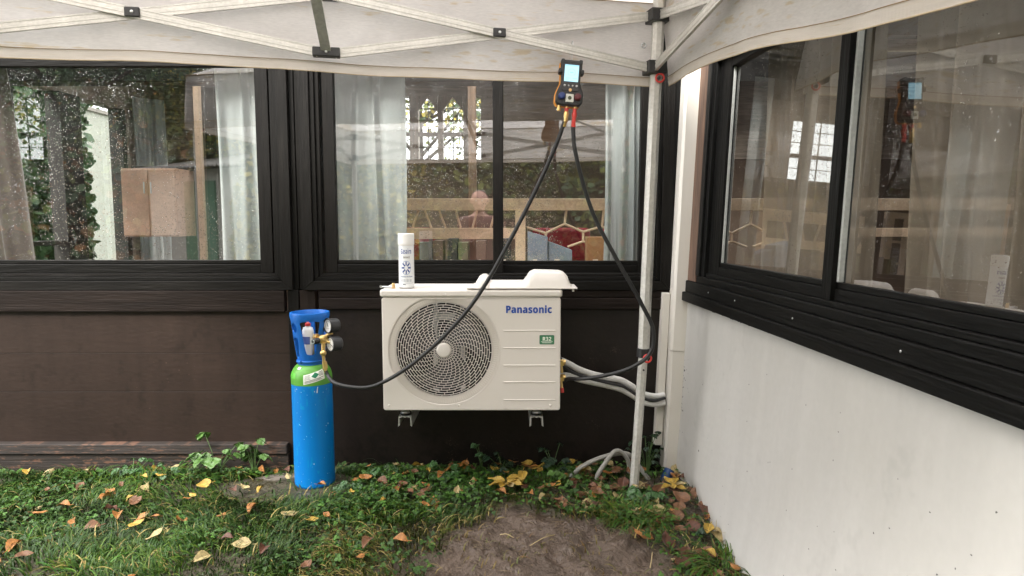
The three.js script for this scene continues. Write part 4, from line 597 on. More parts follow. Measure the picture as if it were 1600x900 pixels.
// ------------------------------------------------------------------ pop-up tent
{
  const T = thing('gazebo_tent', 'off-white pop-up gazebo tent with aluminium scissor frame in front of the house', 'tent');
  const A = V(0.592, 0, 0.44), dl = V(-0.9795, 0, 0.2015), dr = V(0.149, 0, 0.989), S = 2.63, HU = 2.055, HL = 1.848;
  const B = A.clone().addScaledVector(dl, S), D = A.clone().addScaledVector(dr, S), Cc = B.clone().addScaledVector(dr, S);
  const hexShape = (r) => new THREE.Shape(Array.from({ length: 8 }, (_, k) => new THREE.Vector2(r * Math.cos((k + 0.5) * Math.PI / 4), r * Math.sin((k + 0.5) * Math.PI / 4))));
  function leg(foot, knee, top) {
    const L = sub('leg', T), seg = (name, a, b, r) => { const d = b.clone().sub(a), g = new THREE.ExtrudeGeometry(hexShape(r), { depth: d.length(), bevelEnabled: false }); g.applyQuaternion(new THREE.Quaternion().setFromUnitVectors(V(0, 0, 1), d.clone().normalize())); g.translate(a.x, a.y, a.z); mesh(name, uvBox(g), alu, L); };
    seg('inner_leg', foot, knee, 0.0205); seg('outer_leg', knee, top, 0.0255);
    const up = top.clone().sub(foot).normalize();
    mesh('collar', orient(new THREE.CylinderGeometry(0.029, 0.029, 0.04, 8), up.toArray(), knee.toArray()), blackPlastic, L);
    for (const p of [knee.clone().addScaledVector(up, -0.02), top.clone().addScaledVector(up, -(top.y - HL) - 0.045)]) { mesh('pull_ring', new THREE.TorusGeometry(0.0165, 0.004, 8, 28).translate(p.x + 0.012, p.y, p.z + 0.036), redPlastic, L); mesh('pin', rod([p.x + 0.008, p.y, p.z + 0.015], [p.x + 0.008, p.y, p.z + 0.037], 0.007, 10), blackPlastic, L); }
    mesh('pin_hole', rod([knee.x - 0.001, knee.y - 0.075, knee.z + 0.012], [knee.x - 0.001, knee.y - 0.075, knee.z + 0.0205], 0.0045, 10), blackPlastic, L);
    mesh('foot_plate', new THREE.BoxGeometry(0.09, 0.006, 0.09).translate(foot.x, foot.y + 0.004, foot.z), steel, L);
  }
  leg(V(0.549, -0.01, 0.36), V(0.5765, 0.645, 0.385), V(0.603, 2.12, 0.445));
  leg(V(B.x, -0.01, B.z), V(B.x, 0.7, B.z), V(B.x, 2.12, B.z)); leg(V(D.x, -0.06, D.z), V(D.x, 0.7, D.z), V(D.x, 2.12, D.z)); leg(V(Cc.x, -0.01, Cc.z), V(Cc.x, 0.7, Cc.z), V(Cc.x, 2.12, Cc.z));
  const prof = new THREE.Shape([[-0.018, -0.006], [0.018, -0.006], [0.018, 0.006], [0.0135, 0.006], [0.0125, 0.0045], [0.0065, 0.0045], [0.0055, 0.006], [-0.0055, 0.006], [-0.0065, 0.0045], [-0.0125, 0.0045], [-0.0135, 0.006], [-0.018, 0.006]].map(p => new THREE.Vector2(...p)));
  function bar(a, b, n, parent) { const d = b.clone().sub(a), z = d.clone().normalize(), y = n.clone().addScaledVector(z, -n.dot(z)).normalize(), x = y.clone().cross(z); const g = new THREE.ExtrudeGeometry(prof, { depth: d.length(), bevelEnabled: false }); g.applyMatrix4(new THREE.Matrix4().makeBasis(x, y, z).setPosition(a)); mesh('bar', uvBox(g), alu, parent); }
  function bracket(p, n, w, h, parent, d = 0.03) { const t = Math.atan2(n.x, n.z); mesh('bracket', new RoundedBoxGeometry(w, h, d, 2, 0.004).rotateY(t).translate(p.x, p.y, p.z), blackPlastic, parent); mesh('bolt', new THREE.SphereGeometry(0.006, 10, 6).scale(1, 1, 0.5).translate(0, 0, d / 2).rotateY(t).translate(p.x, p.y, p.z), steel, parent); }
  const at = (P, d, s, y) => V(P.x + d.x * s, y, P.z + d.z * s);
  function side(P, d, n, first) {                  // two scissor pairs between two legs
    const tr = sub('truss', T), q = S / 2, HM = (HU + HL) / 2;
    for (const k of [0, 1]) {
      const s0 = k * q, s1 = s0 + q, o = n.clone().multiplyScalar(0.008), i = n.clone().multiplyScalar(-0.008), e = 0.03;
      bar(at(P, d, s0 + e, HU).add(i), at(P, d, s1 - e, HL).add(i), n, tr); bar(at(P, d, s0 + e, HL).add(o), at(P, d, s1 - e, HU).add(o), n, tr);
      bracket(at(P, d, (s0 + s1) / 2, HM).add(n.clone().multiplyScalar(0.018)), n, 0.05, 0.034, tr, 0.012);
    }
    bracket(at(P, d, q, HL), n, 0.1, 0.034, tr, 0.04); bracket(at(P, d, q, HU), n, 0.1, 0.034, tr, 0.04);
  }
  const nBack = V(0.2015, 0, 0.9795), nRight = V(-0.989, 0, 0.149);
  side(A, dl, nBack); side(A, dr, nRight); side(B, dr, V(0.989, 0, -0.149)); side(D, dl, V(-0.2015, 0, -0.9795));
  const joints = sub('corner_joints', T);
  for (const P of [A, B, D, Cc]) { const lean = P === A ? 1 : 0; for (const y of [HU, HL]) bracket(V(P.x + lean * 0.04 * (y - 1.9), y, P.z), nBack, 0.08, 0.052, joints, 0.075); }
  // inner struts to the middle of the roof
  const mid = A.clone().add(Cc).multiplyScalar(0.5), inner = sub('inner_truss', T);
  for (const [p] of [[at(A, dl, S / 2, HL)], [at(A, dr, S / 2, HL)], [at(B, dr, S / 2, HL)], [at(D, dl, S / 2, HL)]]) { const nn = V(0, 1, 0); bar(p.clone(), V(mid.x, HU + 0.35, mid.z), nn, inner); bar(V(p.x, HU, p.z), V(mid.x, HL + 0.35, mid.z), nn, inner); }
  mesh('centre_pole', rod([mid.x, HL + 0.3, mid.z], [mid.x, 2.93, mid.z], 0.02, 8), alu, inner);
  // cloth
  const weave = tex(512, 512, (u, v) => 0.5 + 0.25 * Math.sin(u * Math.PI * 2 * 128) * Math.sin(v * Math.PI * 2 * 128) + 0.3 * (fbm(u * 30, v * 30, 171, 3, 30, 30) - 0.5), false);
  const clothMap = tex(1024, 512, (u, v) => { const st = smooth(0.6, 0.76, 0.55 * fbm(u * 9, v * 5, 173, 4, 9, 5) + 0.45 * fbm(u * 50, v * 30, 175, 3, 50, 30)), b = fbm(u * 24, v * 4, 177, 3, 24, 4), f = fbm(u * 200, v * 100, 179, 2, 200, 100); const l = 0.92 + 0.06 * (b - 0.5) + 0.06 * (f - 0.5); return [l * (1 - 0.05 * st), l * (1 - 0.1 * st) * 0.99, l * (1 - 0.2 * st) * 0.985]; });
  const cloth = phy(rgb(0.9, 0.88, 0.86), { map: clothMap, bumpMap: weave, bumpScale: 0.0004, roughness: 1, transmission: 0.55, thickness: 0, side: THREE.DoubleSide });
  const hemCloth = phy(rgb(0.86, 0.81, 0.745), { map: clothMap, bumpMap: weave, bumpScale: 0.0004, roughness: 1, transmission: 0.4, thickness: 0, side: THREE.DoubleSide });
  const stain = std(rgb(0.3, 0.2, 0.1), { roughness: 0.9 });
  function valance(P, d, n, bot, seed) {            // bot(t): height of the lower edge
    const v = sub('valance', T), out = n.clone().multiplyScalar(-0.035), top = 2.115;
    const f = (t, y) => { const k = (top - y) / 0.3, w = 0.008 * Math.sin(t * 31 + seed + y * 5) * k + 0.013 * Math.sin(t * 9 + seed * 2) * k + 0.012 * (fbm(t * 26, y * 7, 180 + seed, 3) - 0.5) * Math.min(1, k * 1.5); const s = -0.035 + t * (S + 0.07); return V(P.x + d.x * s, y, P.z + d.z * s).add(out).addScaledVector(n, w - 0.02 * k); };
    mesh('cloth', gridGeo(200, 18, (t, q) => f(t, mix(bot(t) + 0.034, top, q)).toArray()), cloth, v);
    mesh('hem', gridGeo(200, 3, (t, q) => f(t, mix(bot(t), bot(t) + 0.038, q)).addScaledVector(n, 0.0025).toArray()), hemCloth, v);
    mesh('hem_stitch', tube(Array.from({ length: 40 }, (_, i) => f(i / 39, bot(i / 39) + 0.036).addScaledVector(n, 0.004).toArray()), 0.0011, 160, 5), stain, v);
    mesh('hem_edge', tube(Array.from({ length: 40 }, (_, i) => f(i / 39, bot(i / 39)).addScaledVector(n, 0.002).toArray()), 0.0022, 160, 5), std(rgb(0.5, 0.4, 0.27), { roughness: 0.9 }), v);
  }
  valance(A, dl, nBack, t => 1.783 + 0.004 * Math.sin(t * 11) + 0.012 * t, 1);
  valance(A, dr, nRight, t => 1.786 - 0.145 * smooth(0.12, 0.62, t) + 0.03 * smooth(0.7, 1, t), 2);
  valance(B, dr, V(0.989, 0, -0.149), () => 1.79, 3); valance(D, dl, V(-0.2015, 0, -0.9795), () => 1.79, 4);
  const eave = 2.115, peak = 2.95, o = 0.035, corner = (P) => { const q = P.clone().sub(mid); return mid.clone().addScaledVector(q, 1 + o / 1.3).setY(eave); };
  const K = [corner(A), corner(B), corner(Cc), corner(D)];
  for (let k = 0; k < 4; k++) { const a = K[k], b = K[(k + 1) % 4], p = V(mid.x, peak, mid.z); mesh('roof_panel', gridGeo(24, 24, (u, v) => { const e = a.clone().lerp(b, u), q = e.lerp(p, v * 0.995); q.y -= 0.05 * Math.sin(v * Math.PI) * (0.6 + 0.4 * Math.cos((u - 0.5) * 6)); return q.toArray(); }), cloth, T); mesh('eave_seam', tube([a.toArray(), a.clone().lerp(b, 0.5).setY(eave - 0.004).toArray(), b.toArray()].map(q => [q[0], q[1] + 0.004, q[2]]), 0.004, 60, 6), stain, T); }
  mesh('corner_eyelet', new THREE.TorusGeometry(0.009, 0.0035, 8, 20).rotateY(0.2).translate(A.x - 0.045, 1.945, A.z - 0.022), steel, T);
}

// ------------------------------------------------------------------ grass, clover, weeds and fallen leaves
{
  const blade = (L, w, bend, seg = 5) => gridGeo(1, seg, (u, v) => { const a = bend * v, y = L * (bend ? Math.sin(a) / bend : v), z = L * (bend ? (1 - Math.cos(a)) / bend : 0), k = w * (1 - v ** 1.6) * 0.5; return [(u - 0.5) * 2 * k, y, z + 0.15 * k * Math.abs(u - 0.5)]; });
  const kinds = [blade(0.075, 0.0048, 1.6), blade(0.11, 0.0058, 2.3), blade(0.05, 0.006, 1.1), blade(0.14, 0.0042, 2.7, 7)];
  const leafMat = (o = {}) => phy(rgb(1, 1, 1), { roughness: 0.42, transmission: 0.25, thickness: 0, side: THREE.DoubleSide, ...o });
  const grassMat = phy(rgb(1, 1, 1), { roughness: 0.42, specularIntensity: 0.45, side: THREE.DoubleSide });
  const lists = kinds.map(() => []), r = rngOf(201);
  const inCyl = (x, z) => Math.hypot(x - CX, z - CZ) < 0.1, slab = (x, z) => Math.hypot((x - CX + 0.09) / 0.33, (z - CZ - 0.05) / 0.21) < 0.95;
  function sow(n, x0, x1, z0, z1, dens, col, sc) {
    for (let k = 0; k < n; k++) {
      const x = mix(x0, x1, r()), z = mix(z0, z1, r()), m = mudAt(x, z);
      if (r() > dens(x, z, m) || inCyl(x, z) || (slab(x, z) && r() > 0.05) || x > 0.83 + 0.05 * z - 0.07 * smooth(0.2, 1.2, z)) continue;
      const cl = fbm(x * 6, z * 6, 203, 3), dir = 6.3 * fbm(x * 2.2, z * 2.2, 205, 2) * 1.6 + (r() - 0.5) * 2.6, i = r() < 0.4 ? 0 : r() < 0.5 ? 1 : r() < 0.6 ? 2 : 3, s = sc * (0.55 + 0.75 * cl) * (0.7 + 0.6 * r()) * 0.8;
      lists[i].push([M4(V(x, groundY(x, z) - 0.004, z), [(r() - 0.5) * 0.8, dir, (r() - 0.5) * 0.7, 'YXZ'], V(1.1, s, s)), col(x, z, m)]);
    }
  }
  const green = (x, z, m) => { const q = fbm(x * 5, z * 5, 207, 3), d = r(), y = m > 0.05 || (x > -0.75 && z > 0.72) ? 0.55 : 0; const dry = r() < 0.07 + 0.5 * y; return dry ? rgb(0.16 + 0.16 * d, 0.13 + 0.12 * d, 0.05 + 0.035 * d) : rgb(0.016 + 0.1 * q * d * d + 0.03 * y, 0.034 + 0.15 * q * (0.15 + 0.85 * d * d), 0.006 + 0.01 * d); };
  sow(60000, -2.75, 0.95, 0.03, 1.45, (x, z, m) => (1 - m) * (x < -0.5 ? 1 : x < 0.42 ? (z < 0.55 ? 0.3 : 0.75) : 0.12) * (0.35 + 0.65 * smooth(0.3, 0.55, fbm(x * 4, z * 4, 209, 3))) * smooth(0.0, 0.07, z), green, 1);
  sow(3500, -0.75, 0.6, 0.6, 1.45, (x, z, m) => m * 0.22 * smooth(0.5, 0.62, fbm(x * 7, z * 7, 211, 3)), () => rgb(0.1 + 0.08 * r(), 0.085 + 0.06 * r(), 0.04), 0.6);
  sow(26000, -6, 0.85, 1.45, 6.5, () => 1, green, 1.6);
  { const bits = [], q = rngOf(217), fib = new THREE.CylinderGeometry(0.0005, 0.0009, 1, 4).rotateZ(Math.PI / 2); for (let k = 0; k < 9000 && bits.length < 600; k++) { const x = mix(-0.85, 0.75, q()), z = mix(0.35, 1.4, q()), m = mudAt(x, z); if (q() > 0.15 + 0.5 * m * smooth(0.4, 0.6, fbm(x * 6, z * 6, 219, 3))) continue; const d = q(); bits.push([M4(V(x, groundY(x, z) + 0.003, z), [0, q() * 6.3, (q() - 0.5) * 0.3], V(0.012 + 0.05 * q() ** 3, 1, 1)), rgb(0.12 + 0.16 * d, 0.09 + 0.12 * d, 0.055 + 0.07 * d)]); } tagTop(instances('straw_bits', fib, std(rgb(1, 1, 1), { roughness: 0.8 }), bits), 'short bits of straw trodden into the mud', 'straw', null, 'stuff'); }
  // tussocks of longer blades
  for (const [x, z, n, s] of [[-2.05, 0.12, 120, 1.1], [-1.72, 0.1, 170, 1.3], [-1.68, 0.25, 110, 1.0], [-1.35, 0.12, 70, 0.9], [-0.62, 0.95, 70, 0.8], [0.52, 0.66, 200, 1.05], [0.46, 0.6, 90, 0.9], [0.76, 1.02, 230, 1.25], [-1.5, 1.05, 70, 0.9], [-1.9, 0.9, 70, 0.9]])
    for (let k = 0; k < n; k++) { const a = r() * 6.28, q = 0.085 * Math.sqrt(r()), i = r() < 0.5 ? 3 : 1, px = x + q * Math.cos(a), pz = z + q * Math.sin(a), sc = s * (0.8 + 0.7 * r()); lists[i].push([M4(V(px, groundY(px, pz) - 0.004, pz), [0.1 + 0.5 * r(), Math.PI / 2 - a + (r() - 0.5) * 2.6, (r() - 0.5) * 0.6, 'YXZ'], V(1, sc, sc)), rgb(0.022 + 0.06 * r(), 0.045 + 0.1 * r(), 0.007 + 0.01 * r())]); }
  lists.forEach((l, i) => tagTop(instances('grass', kinds[i], grassMat, l), ['short bent green grass blades of the lawn', 'long arching green grass blades of the lawn', 'stubby upright grass blades of the lawn', 'longest trailing grass blades of the lawn'][i], 'grass', null, 'stuff'));

  // clover and small round-leaved ground cover
  const lobe = gridGeo(4, 4, (u, v) => { const w = Math.sin(Math.PI * Math.min(1, v * 0.94 + 0.04)) ** 0.75 * 0.5 * (u - 0.5) * 2; return [w * 0.9, 0.12 * Math.abs(u - 0.5) - 0.1 * v * v, v]; });
  const tri = plain([0, 2.1, 4.2].map(a => lobe.clone().rotateY(a))), cl = [], cr = rngOf(213);
  const patchAt = (x, z) => Math.max(smooth(0.42, 0.2, Math.hypot((x + 0.42) / 1.15, (z - 0.36) / 0.9)) * 1.2, smooth(0.46, 0.58, fbm(x * 3, z * 3, 215, 3)) * 0.5, 0.7 * smooth(0.2, 0.1, Math.abs(z - 0.14)) * smooth(-1.7, -1.3, x) * smooth(-1.05, -1.15, x));
  for (let k = 0; k < 24000; k++) {
    const x = mix(-2.7, 0.8, cr()), z = mix(0.02, 1.3, cr()), m = mudAt(x, z); if (cr() > patchAt(x, z) * (1 - m) * (1 - 0.6 * bareAt(x, z)) || inCyl(x, z) || (slab(x, z) && cr() > 0.06)) continue;
    const s = 0.005 + 0.007 * cr() + 0.005 * (cr() > 0.93), d = cr();
    cl.push([M4(V(x, groundY(x, z) + 0.012 + 0.05 * cr() * (0.4 + patchAt(x, z) * 0.5), z), [0.9 * (cr() - 0.25), cr() * 6.3, 0.7 * (cr() - 0.5)], V(s, s, s)), rgb(0.016 + 0.045 * d * d, 0.042 + 0.1 * d * d, 0.007 + 0.014 * d * d)]);
  }
  tagTop(instances('clover', tri, grassMat, cl), 'bright green clover and small round leaves covering the ground', 'ground cover', null, 'stuff');

  // single weeds
  const lobed = gridGeo(12, 12, (u, v) => { const t = v, w = (Math.sin(Math.PI * Math.pow(t, 0.75)) * 0.55 + 0.04) * (0.72 + 0.28 * Math.abs(Math.cos(t * 10))); return [(u - 0.5) * 2 * w, 0.12 * Math.abs(u - 0.5) + 0.04 * Math.sin(u * 9) * Math.sin(t * 12) - 0.2 * t * t, t]; });
  const weedGreens = [rgb(0.065, 0.16, 0.055), rgb(0.04, 0.115, 0.025), rgb(0.085, 0.18, 0.035), rgb(0.018, 0.05, 0.022)].map(c => leafMat({ color: c }));
  const stemMat = std(rgb(0.07, 0.13, 0.035), { roughness: 0.6 });
  function weed(label, x, z, h, n, size, k, seed, spread = 0.5) {
    const w = thing('leafy_weed', label, 'plant', [x, groundY(x, z) - 0.005, z], 'weeds along the wall'), q = rngOf(seed);
    for (let i = 0; i < n; i++) {
      const a = q() * 6.28, t = 0.45 + 0.55 * (i + 0.5) / n, hh = h * t * (0.7 + 0.45 * q()), s = spread * h * (0.35 + 0.7 * q()), tip = [Math.cos(a) * s, hh, Math.max(-z + 0.03, Math.sin(a) * s)];
      const l = size * (0.7 + 0.6 * q()); mesh('stem', tube([[Math.cos(a) * 0.006, 0, Math.sin(a) * 0.006], [tip[0] * 0.35, hh * 0.55, tip[2] * 0.35], tip], 0.0016, 10, 5), stemMat, w);
      for (let j = 0; j < 3; j++) { const lf = mesh('leaf', lobed, weedGreens[k], w); lf.position.set(...tip); lf.rotation.set(0.25 + 0.5 * q(), Math.PI / 2 - a + (j - 1) * 1.15, (q() - 0.5) * 0.7, 'YXZ'); const b = l * (j === 1 ? 1 : 0.75); lf.scale.set(b, b, b); }
    }
  }
  weed('tall pale green weed with lobed leaves against the worn base plank', -1.43, 0.13, 0.2, 14, 0.056, 2, 221, 0.5); weed('upright pale green weed beside the cylinder slab', -1.26, 0.11, 0.2, 8, 0.046, 2, 223, 0.3);
  weed('bushy dark green weed in front of the base plank', -1.82, 0.16, 0.1, 12, 0.032, 1, 225, 0.8); weed('low green weed between tussocks by the base plank', -1.62, 0.2, 0.08, 10, 0.03, 1, 227, 0.9);
  weed('slim green weed rising against the dark wall under the heat pump', -0.15, 0.05, 0.17, 6, 0.028, 1, 229, 0.2); weed('broad dark weed left of the yellow leaf spray', -0.32, 0.22, 0.09, 12, 0.042, 1, 231, 0.9); weed('dark leafy weed under the fan side of the heat pump', -0.62, 0.2, 0.08, 11, 0.04, 1, 233, 1.0);
  weed('spreading dark weed at the wall behind the yellow leaf spray', -0.05, 0.12, 0.1, 9, 0.045, 3, 235, 0.7); weed('pale green weed beside the end of the grey drain hose', 0.25, 0.3, 0.1, 9, 0.042, 2, 237, 0.6); weed('dark green weed at the wall behind the drain hose', 0.2, 0.1, 0.13, 11, 0.036, 3, 239, 0.6);
  weed('rounded green weed in front of the pole foot', 0.57, 0.47, 0.07, 11, 0.048, 1, 241, 1.0); weed('small bright weed between the drain hose and the mud', 0.36, 0.4, 0.05, 8, 0.034, 2, 243, 1.1); weed('blue green weed in the corner behind the pole', 0.66, 0.1, 0.2, 22, 0.03, 3, 245, 0.5); weed('low weed beside the cylinder on the fan side', -0.72, 0.35, 0.07, 12, 0.03, 1, 247, 1.1); weed('small weed near the white sheet wall', 0.72, 0.75, 0.06, 8, 0.035, 3, 249, 0.9);

  // fallen leaves, each its own
  const leafShape = (curl, fold, pw) => gridGeo(8, 14, (u, v) => { const s = (u - 0.5) * 2, w = 0.5 * Math.sin(Math.PI * Math.pow(v, pw)) ** 0.9 * (1 + 0.05 * Math.sin(v * 40)); return [s * w * 0.62, fold * Math.abs(s) * w + curl * (v - 0.5) ** 2 + 0.03 * Math.sin(v * 9 + s * 2), v - 0.5]; });
  const stalk = rod([0, 0.02, -0.75], [0, 0.0, -0.48], 0.018, 5);
  const shapes = [leafShape(0.35, 0.35, 0.8), leafShape(-0.4, 0.5, 0.9), leafShape(0.7, 0.2, 0.7), leafShape(-0.2, -0.3, 0.85)].map(g => plain([g, stalk.clone()]));
  const veins = tex(128, 128, (u, v) => { const s = Math.abs(u - 0.5) * 2, mid = smooth(0.07, 0.02, s), side = smooth(0.8, 0.95, Math.sin((v * 9 - s * 1.6) * Math.PI * 2)), n = fbm(u * 8, v * 8, 251, 3); const l = 0.78 + 0.35 * (n - 0.5) + 0.14 * mid + 0.08 * side; return [l, l * 0.97, l * 0.9]; });
  const tints = [['orange', rgb(0.5, 0.22, 0.05)], ['brown', rgb(0.24, 0.11, 0.05)], ['yellow', rgb(0.62, 0.43, 0.07)], ['pale straw coloured', rgb(0.55, 0.46, 0.24)], ['dark russet', rgb(0.16, 0.06, 0.035)]].map(([n, c]) => [n, phy(c, { map: veins, roughness: 0.6, transmission: 0.15, thickness: 0, side: THREE.DoubleSide })]);
  const q = rngOf(253);
  function fallen(x, z, size, t, lift = 0.02) {
    const marks = [['beside the concrete slab', -0.95, 0.45], ['below the tall lobed weed', -1.43, 0.25], ['by the bushy weed at the base plank', -1.85, 0.25], ['on the open lawn before the base plank', -1.7, 0.6], ['on the lawn in front of the cylinder', -1.1, 0.8], ['in the longest lawn grass', -1.8, 1.0], ['on the clover under the fan', -0.5, 0.25], ['between clover and mud', -0.35, 0.6], ['on the matted grass beside the mud', -0.65, 0.95], ['beside the yellow leaf spray', -0.02, 0.35], ['at the wall under the lettered panel', 0.05, 0.1], ['at the top edge of the mud', 0.15, 0.5], ['under the grey drain hose', 0.42, 0.22], ['by the pole foot', 0.56, 0.38], ['in the corner below the duct', 0.7, 0.15], ['against the white sheet wall', 0.78, 0.6], ['by the tussock at the mud edge', 0.52, 0.7], ['on bare soil beside the white sheet wall', 0.68, 0.95]];
    const where = marks.reduce((a, b) => Math.hypot(b[1] - x, b[2] - z) < Math.hypot(a[1] - x, a[2] - z) ? b : a)[0], big = size > 0.078 ? 'large ' : size < 0.05 ? 'small ' : '';
    const o = mesh('fallen_leaf', shapes[Math.floor(q() * 4)], tints[t][1]); o.position.set(x, groundY(x, z) + lift + size * 0.16, z); o.rotation.set((q() - 0.35) * 0.9, q() * 6.3, (q() - 0.5) * 0.9); o.scale.setScalar(size);
    tagTop(o, `${big}${tints[t][0]} fallen leaf lying ${where}`, 'leaf', 'fallen autumn leaves');
  }
  for (const [x, z, s, t] of [[-1.83, 0.93, 0.1, 0], [-1.32, 0.72, 0.085, 0], [-1.78, 0.42, 0.075, 0], [-2.3, 0.2, 0.075, 2], [-2.2, 0.2, 0.08, 3], [-1.0, 0.92, 0.095, 3], [-1.1, 1.02, 0.08, 3], [-1.35, 0.86, 0.09, 3], [-1.75, 0.72, 0.075, 0], [-1.9, 0.55, 0.07, 0], [-2.15, 0.66, 0.09, 2], [-1.95, 0.36, 0.07, 1], [-1.65, 0.36, 0.08, 3], [-1.4, 0.34, 0.085, 2], [-1.2, 0.38, 0.07, 3], [-1.12, 0.4, 0.06, 2], [-0.6, 0.3, 0.055, 0], [-0.33, 0.56, 0.085, 0], [-0.23, 0.45, 0.06, 0], [-0.68, 0.22, 0.05, 2], [0.08, 0.45, 0.06, 0], [0.14, 0.5, 0.09, 3], [0.36, 0.46, 0.055, 0], [0.42, 0.3, 0.09, 1], [0.45, 0.36, 0.09, 1], [0.66, 0.62, 0.09, 0], [0.73, 0.5, 0.11, 1], [0.7, 0.4, 0.1, 4], [-0.24, 0.1, 0.075, 1], [0.11, 0.1, 0.055, 0], [-0.02, 0.3, 0.08, 2], [0.17, 0.38, 0.08, 0], [-1.08, 0.6, 0.08, 0], [-0.8, 0.72, 0.075, 2], [-0.9, 0.68, 0.09, 3]]) fallen(x, z, s * 0.78, t);
  for (let k = 0; k < 110; k++) { const x = k < 60 ? mix(-2.1, -0.4, q()) : mix(-0.4, 0.8, q()), z = mix(0.06, 1.2, q() ** 1.3); if (mudAt(x, z) > 0.3 || inCyl(x, z)) continue; fallen(x, z, 0.028 + 0.04 * q(), [0, 0, 1, 2, 3, 4][Math.floor(q() * 6)], 0.022 + 0.025 * q()); }
  for (let k = 0; k < 120; k++) { const x = mix(0.2, 0.82, q()), z = mix(0.06, 1.15, q()); if (mudAt(x, z) > 0.2) continue; fallen(x, z, 0.035 + 0.06 * q(), [0, 1, 1, 4, 4, 3][Math.floor(q() * 6)], 0.008); }
  for (let k = 0; k < 40; k++) { const x = mix(-0.7, 0.55, q()), z = mix(0.06, 0.5, q()); if (mudAt(x, z) > 0.2) continue; fallen(x, z, 0.035 + 0.035 * q(), [0, 0, 1, 1, 2, 3][Math.floor(q() * 6)], 0.035 + 0.02 * q()); }
  // feathered yellow leaves
  const leaflet = leafShape(0.25, 0.3, 0.75);
  function spray(label, x, z, turn, n, size) { const s = thing('yellow_leaf_spray', label, 'leaf', [x, groundY(x, z) + 0.035, z]); s.rotation.y = turn; mesh('stalk', tube([[0, 0.01, -0.03], [0.01, 0.02, 0.04], [0, 0.0, 0.1]], 0.0018, 16, 5), stemMat, s); for (let i = 0; i < n; i++) { const a = -2.1 + 4.2 * i / (n - 1) + 0.2 * (q() - 0.5), l = mesh('leaflet', leaflet, tints[i % 4 === 3 ? 3 : 2][1], s); l.rotation.set(-0.25 * q(), a, 0.3 * (q() - 0.5), 'YXZ'); l.position.set(Math.sin(a) * size * 0.55, 0.012 + 0.012 * q(), 0.05 + Math.cos(a) * size * 0.55); l.scale.set(size * 0.8, size, size); } }
  spray('spread of bright yellow leaflets in front of the wall under the heat pump', -0.04, 0.34, 0.3, 7, 0.085); spray('yellow leaflets fallen in a fan beside the white sheet wall', 0.66, 0.4, 1.2, 6, 0.07);
  // straws and twigs
  for (const [x, z, l, a, label] of [[0.12, 0.84, 0.14, 0.7, 'thin twig lying on the trodden mud'], [0.5, 0.99, 0.16, 1.3, 'pale straw lying at the edge of the mud'], [0.02, 0.42, 0.15, 0.3, 'dry straw beside the yellow leaf spray'], [0.66, 0.86, 0.18, 1.5, 'dry straw lying before the white sheet wall'], [-0.02, 0.8, 0.06, -0.5, 'short bent straw stuck in the mud']]) { const t = thing('straw', label, 'straw', [x, groundY(x, z) + 0.006, z]); mesh('stem', tube([[-l / 2 * Math.cos(a), 0, l / 2 * Math.sin(a)], [0, 0.014, 0.01], [l / 2 * Math.cos(a), 0.002, -l / 2 * Math.sin(a)]], 0.002, 20, 5), std(rgb(0.42, 0.33, 0.18), { roughness: 0.8 }), t); }
}

